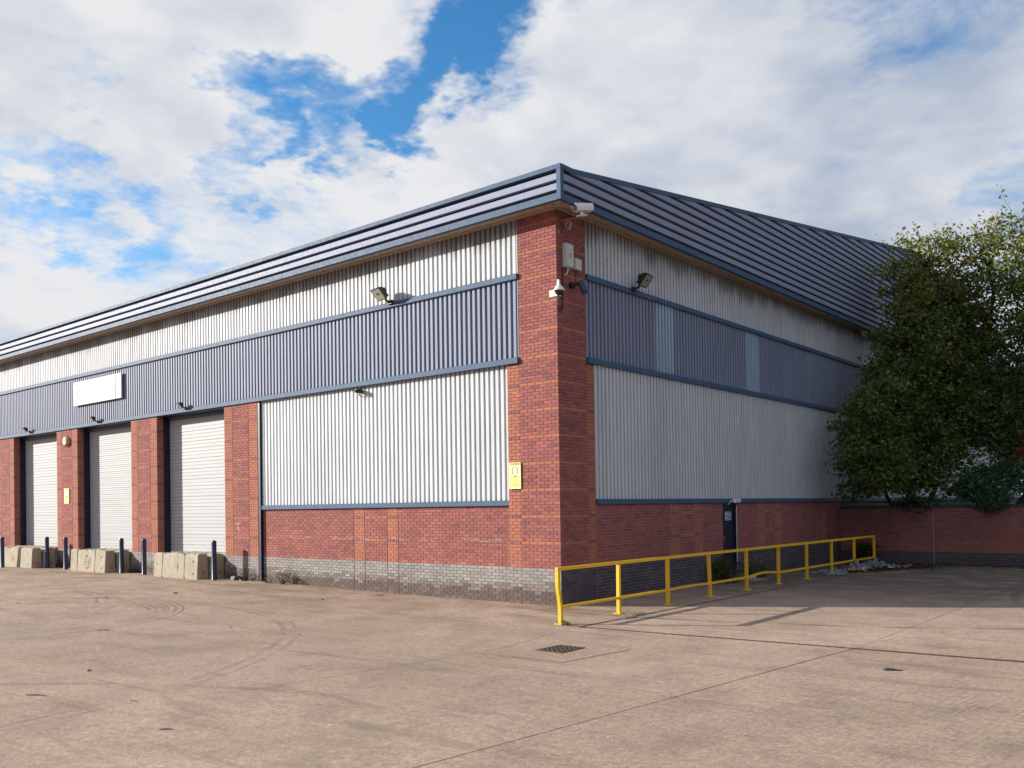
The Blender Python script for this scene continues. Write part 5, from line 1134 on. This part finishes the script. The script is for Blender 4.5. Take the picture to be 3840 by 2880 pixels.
for k, m_ in enumerate(pool[:24]):
    t = RNG.uniform(0, 1); xx = 1.75+1.35*t+RNG.normal()*0.12; yy = 12.3+2.9*t+RNG.normal()*0.35
    mb = MB(); a = RNG.uniform(0, math.pi); ax_ = Vector((math.cos(a), math.sin(a), RNG.uniform(-0.15, 0.25))); up2 = Vector((RNG.normal()*0.3, RNG.normal()*0.3, 1)).normalized(); ay_ = up2.cross(ax_)
    lx, ly = RNG.uniform(0.05, 0.13), RNG.uniform(0.03, 0.07); V = []
    zc = RNG.uniform(0.03, 0.10)
    for j in range(4):
        for i in range(5): q = Vector((xx, yy, zc))+ax_.normalized()*(i/4*2-1)*lx+ay_.normalized()*(j/3*2-1)*ly+up2*RNG.normal()*0.012; V.append((q.x, q.y, max(q.z, 0.006)))
    mb.add(V, [(j*5+i, j*5+i+1, (j+1)*5+i+1, (j+1)*5+i) for j in range(3) for i in range(4)]); mb.solo('litter_scrap', SCM[m_], 'small %s scrap of rubbish %s' % (SCN[m_], 'at the left end of the litter heap' if t < 0.3 else ('in the middle of the litter heap' if t < 0.65 else 'at the right end of the litter heap')), 'litter', 'scraps in the litter heap')
n = 900; t = RNG.uniform(0, 1, n); P_ = np.stack([1.7+1.7*t+RNG.normal(size=n)*0.22, 12.1+3.6*t+RNG.normal(size=n)*0.45, RNG.uniform(0.008, 0.06, n)], 1)
lo = leaf_object('fallen_leaves', None, P_, RNG.uniform(0.05, 0.10, n), leaf_cols(n, [(0.08, 0.045, 0.02), (0.05, 0.035, 0.02), (0.16, 0.08, 0.03), (0.04, 0.06, 0.02)], [3, 3, 1, 1]), 0.7)
tag(lo, 'brown fallen leaves mixed with rubbish in the litter heap', 'leaves', kind='stuff')
n = 420; P_ = np.stack([RNG.uniform(0.3, 7.5, n), 16.9-np.abs(RNG.normal(size=n))*0.35, RNG.uniform(0.008, 0.05, n)], 1)
lo = leaf_object('moss_and_leaves', None, P_, RNG.uniform(0.04, 0.09, n), leaf_cols(n, [(0.05, 0.07, 0.02), (0.08, 0.045, 0.02), (0.03, 0.03, 0.015)], [2, 2, 2]), 0.7); tag(lo, 'dark leaves and moss along the foot of the retaining wall', 'leaves', kind='stuff')
mb = MB(); mb.bbox(0.30, 0.36, 8.72, 9.10, 0.005, 0.05, 0.006); mb.solo('plastic_batten', M_WHITE, 'short white plastic batten on the ground below the fire door', 'batten')
mb = MB(); mb.obox((2.35, -0.95, 0.012), (0.25, 1, 0), (-1, 0.25, 0), (0, 0, 1), 0.16, 0.02, 0.008); mb.solo('wood_splinter', M_STONE, 'dark splinter of wood beside the second yellow post', 'splinter')
# small stones and twigs lying about the yard
spots = [((-10.077, -3.339), 0.07, 'stone', 'mossy stone on the concrete before the nearest barrier group'), ((-5.693, -2.016), 0.06, 'stone', 'dark stone on the concrete below the middle of the long white cladding'),
         ((-9.968, -5.451), 0.035, 'stone', 'small dark stone beside the curved tyre marks at the left'), ((-4.817, -7.758), 0.06, 'twig', 'thin twig on the concrete just below the curved tyre marks'),
         ((-4.665, -8.819), 0.05, 'twig', 'short pale twig left of the tyre marks near the left edge'), ((-0.769, -9.925), 0.045, 'stone', 'small dark chip lying on the faint diagonal joint in the left foreground'),
         ((0.38, -11.099), 0.07, 'twig', 'dark stick in the left foreground, the one nearest the bottom left corner'), ((1.675, -10.558), 0.035, 'twig', 'short twig in the foreground right of the dark stick'),
         ((-1.254, -6.021), 0.03, 'stone', 'tiny dark stone alone in the middle of the open yard'), ((-3.131, -6.185), 0.03, 'stone', 'tiny dark stone between the barriers and the middle of the yard'),
         ((-11.477, -6.643), 0.05, 'twig', 'dark twig near the left edge below the leftmost barrier'), ((3.262, -11.029), 0.035, 'twig', 'thin twig near the bottom edge, left of the wide dark joint')]
for k, ((rx_, ry_), r, nm, lab) in enumerate(spots):
    q = (rx_, ry_); mb = MB(); z = gh(q[0], q[1])
    if nm == 'twig':
        a = RNG.uniform(-0.3, 0.9); mb.tube([(q[0]-r*2*math.cos(a), q[1]-r*2*math.sin(a), z+0.008), (q[0], q[1]+0.01, z+0.012), (q[0]+r*2*math.cos(a), q[1]+r*2*math.sin(a), z+0.008)], [0.006, 0.008, 0.004], 5)
    else:
        bm = bmesh.new(); bmesh.ops.create_icosphere(bm, subdivisions=1, radius=r*0.7); rr = random.Random(k)
        for v in bm.verts: v.co = (q[0]+v.co.x*rr.uniform(0.7, 1.3), q[1]+v.co.y*rr.uniform(0.7, 1.3), max(z+0.001, z+r*0.25+v.co.z*rr.uniform(0.4, 0.7)))
        bm.verts.index_update(); mb.add([v.co for v in bm.verts], [[v.index for v in f.verts] for f in bm.faces]); bm.free()
    mb.solo(nm, M_STONE, lab, nm, 'loose %ss on the yard' % nm)
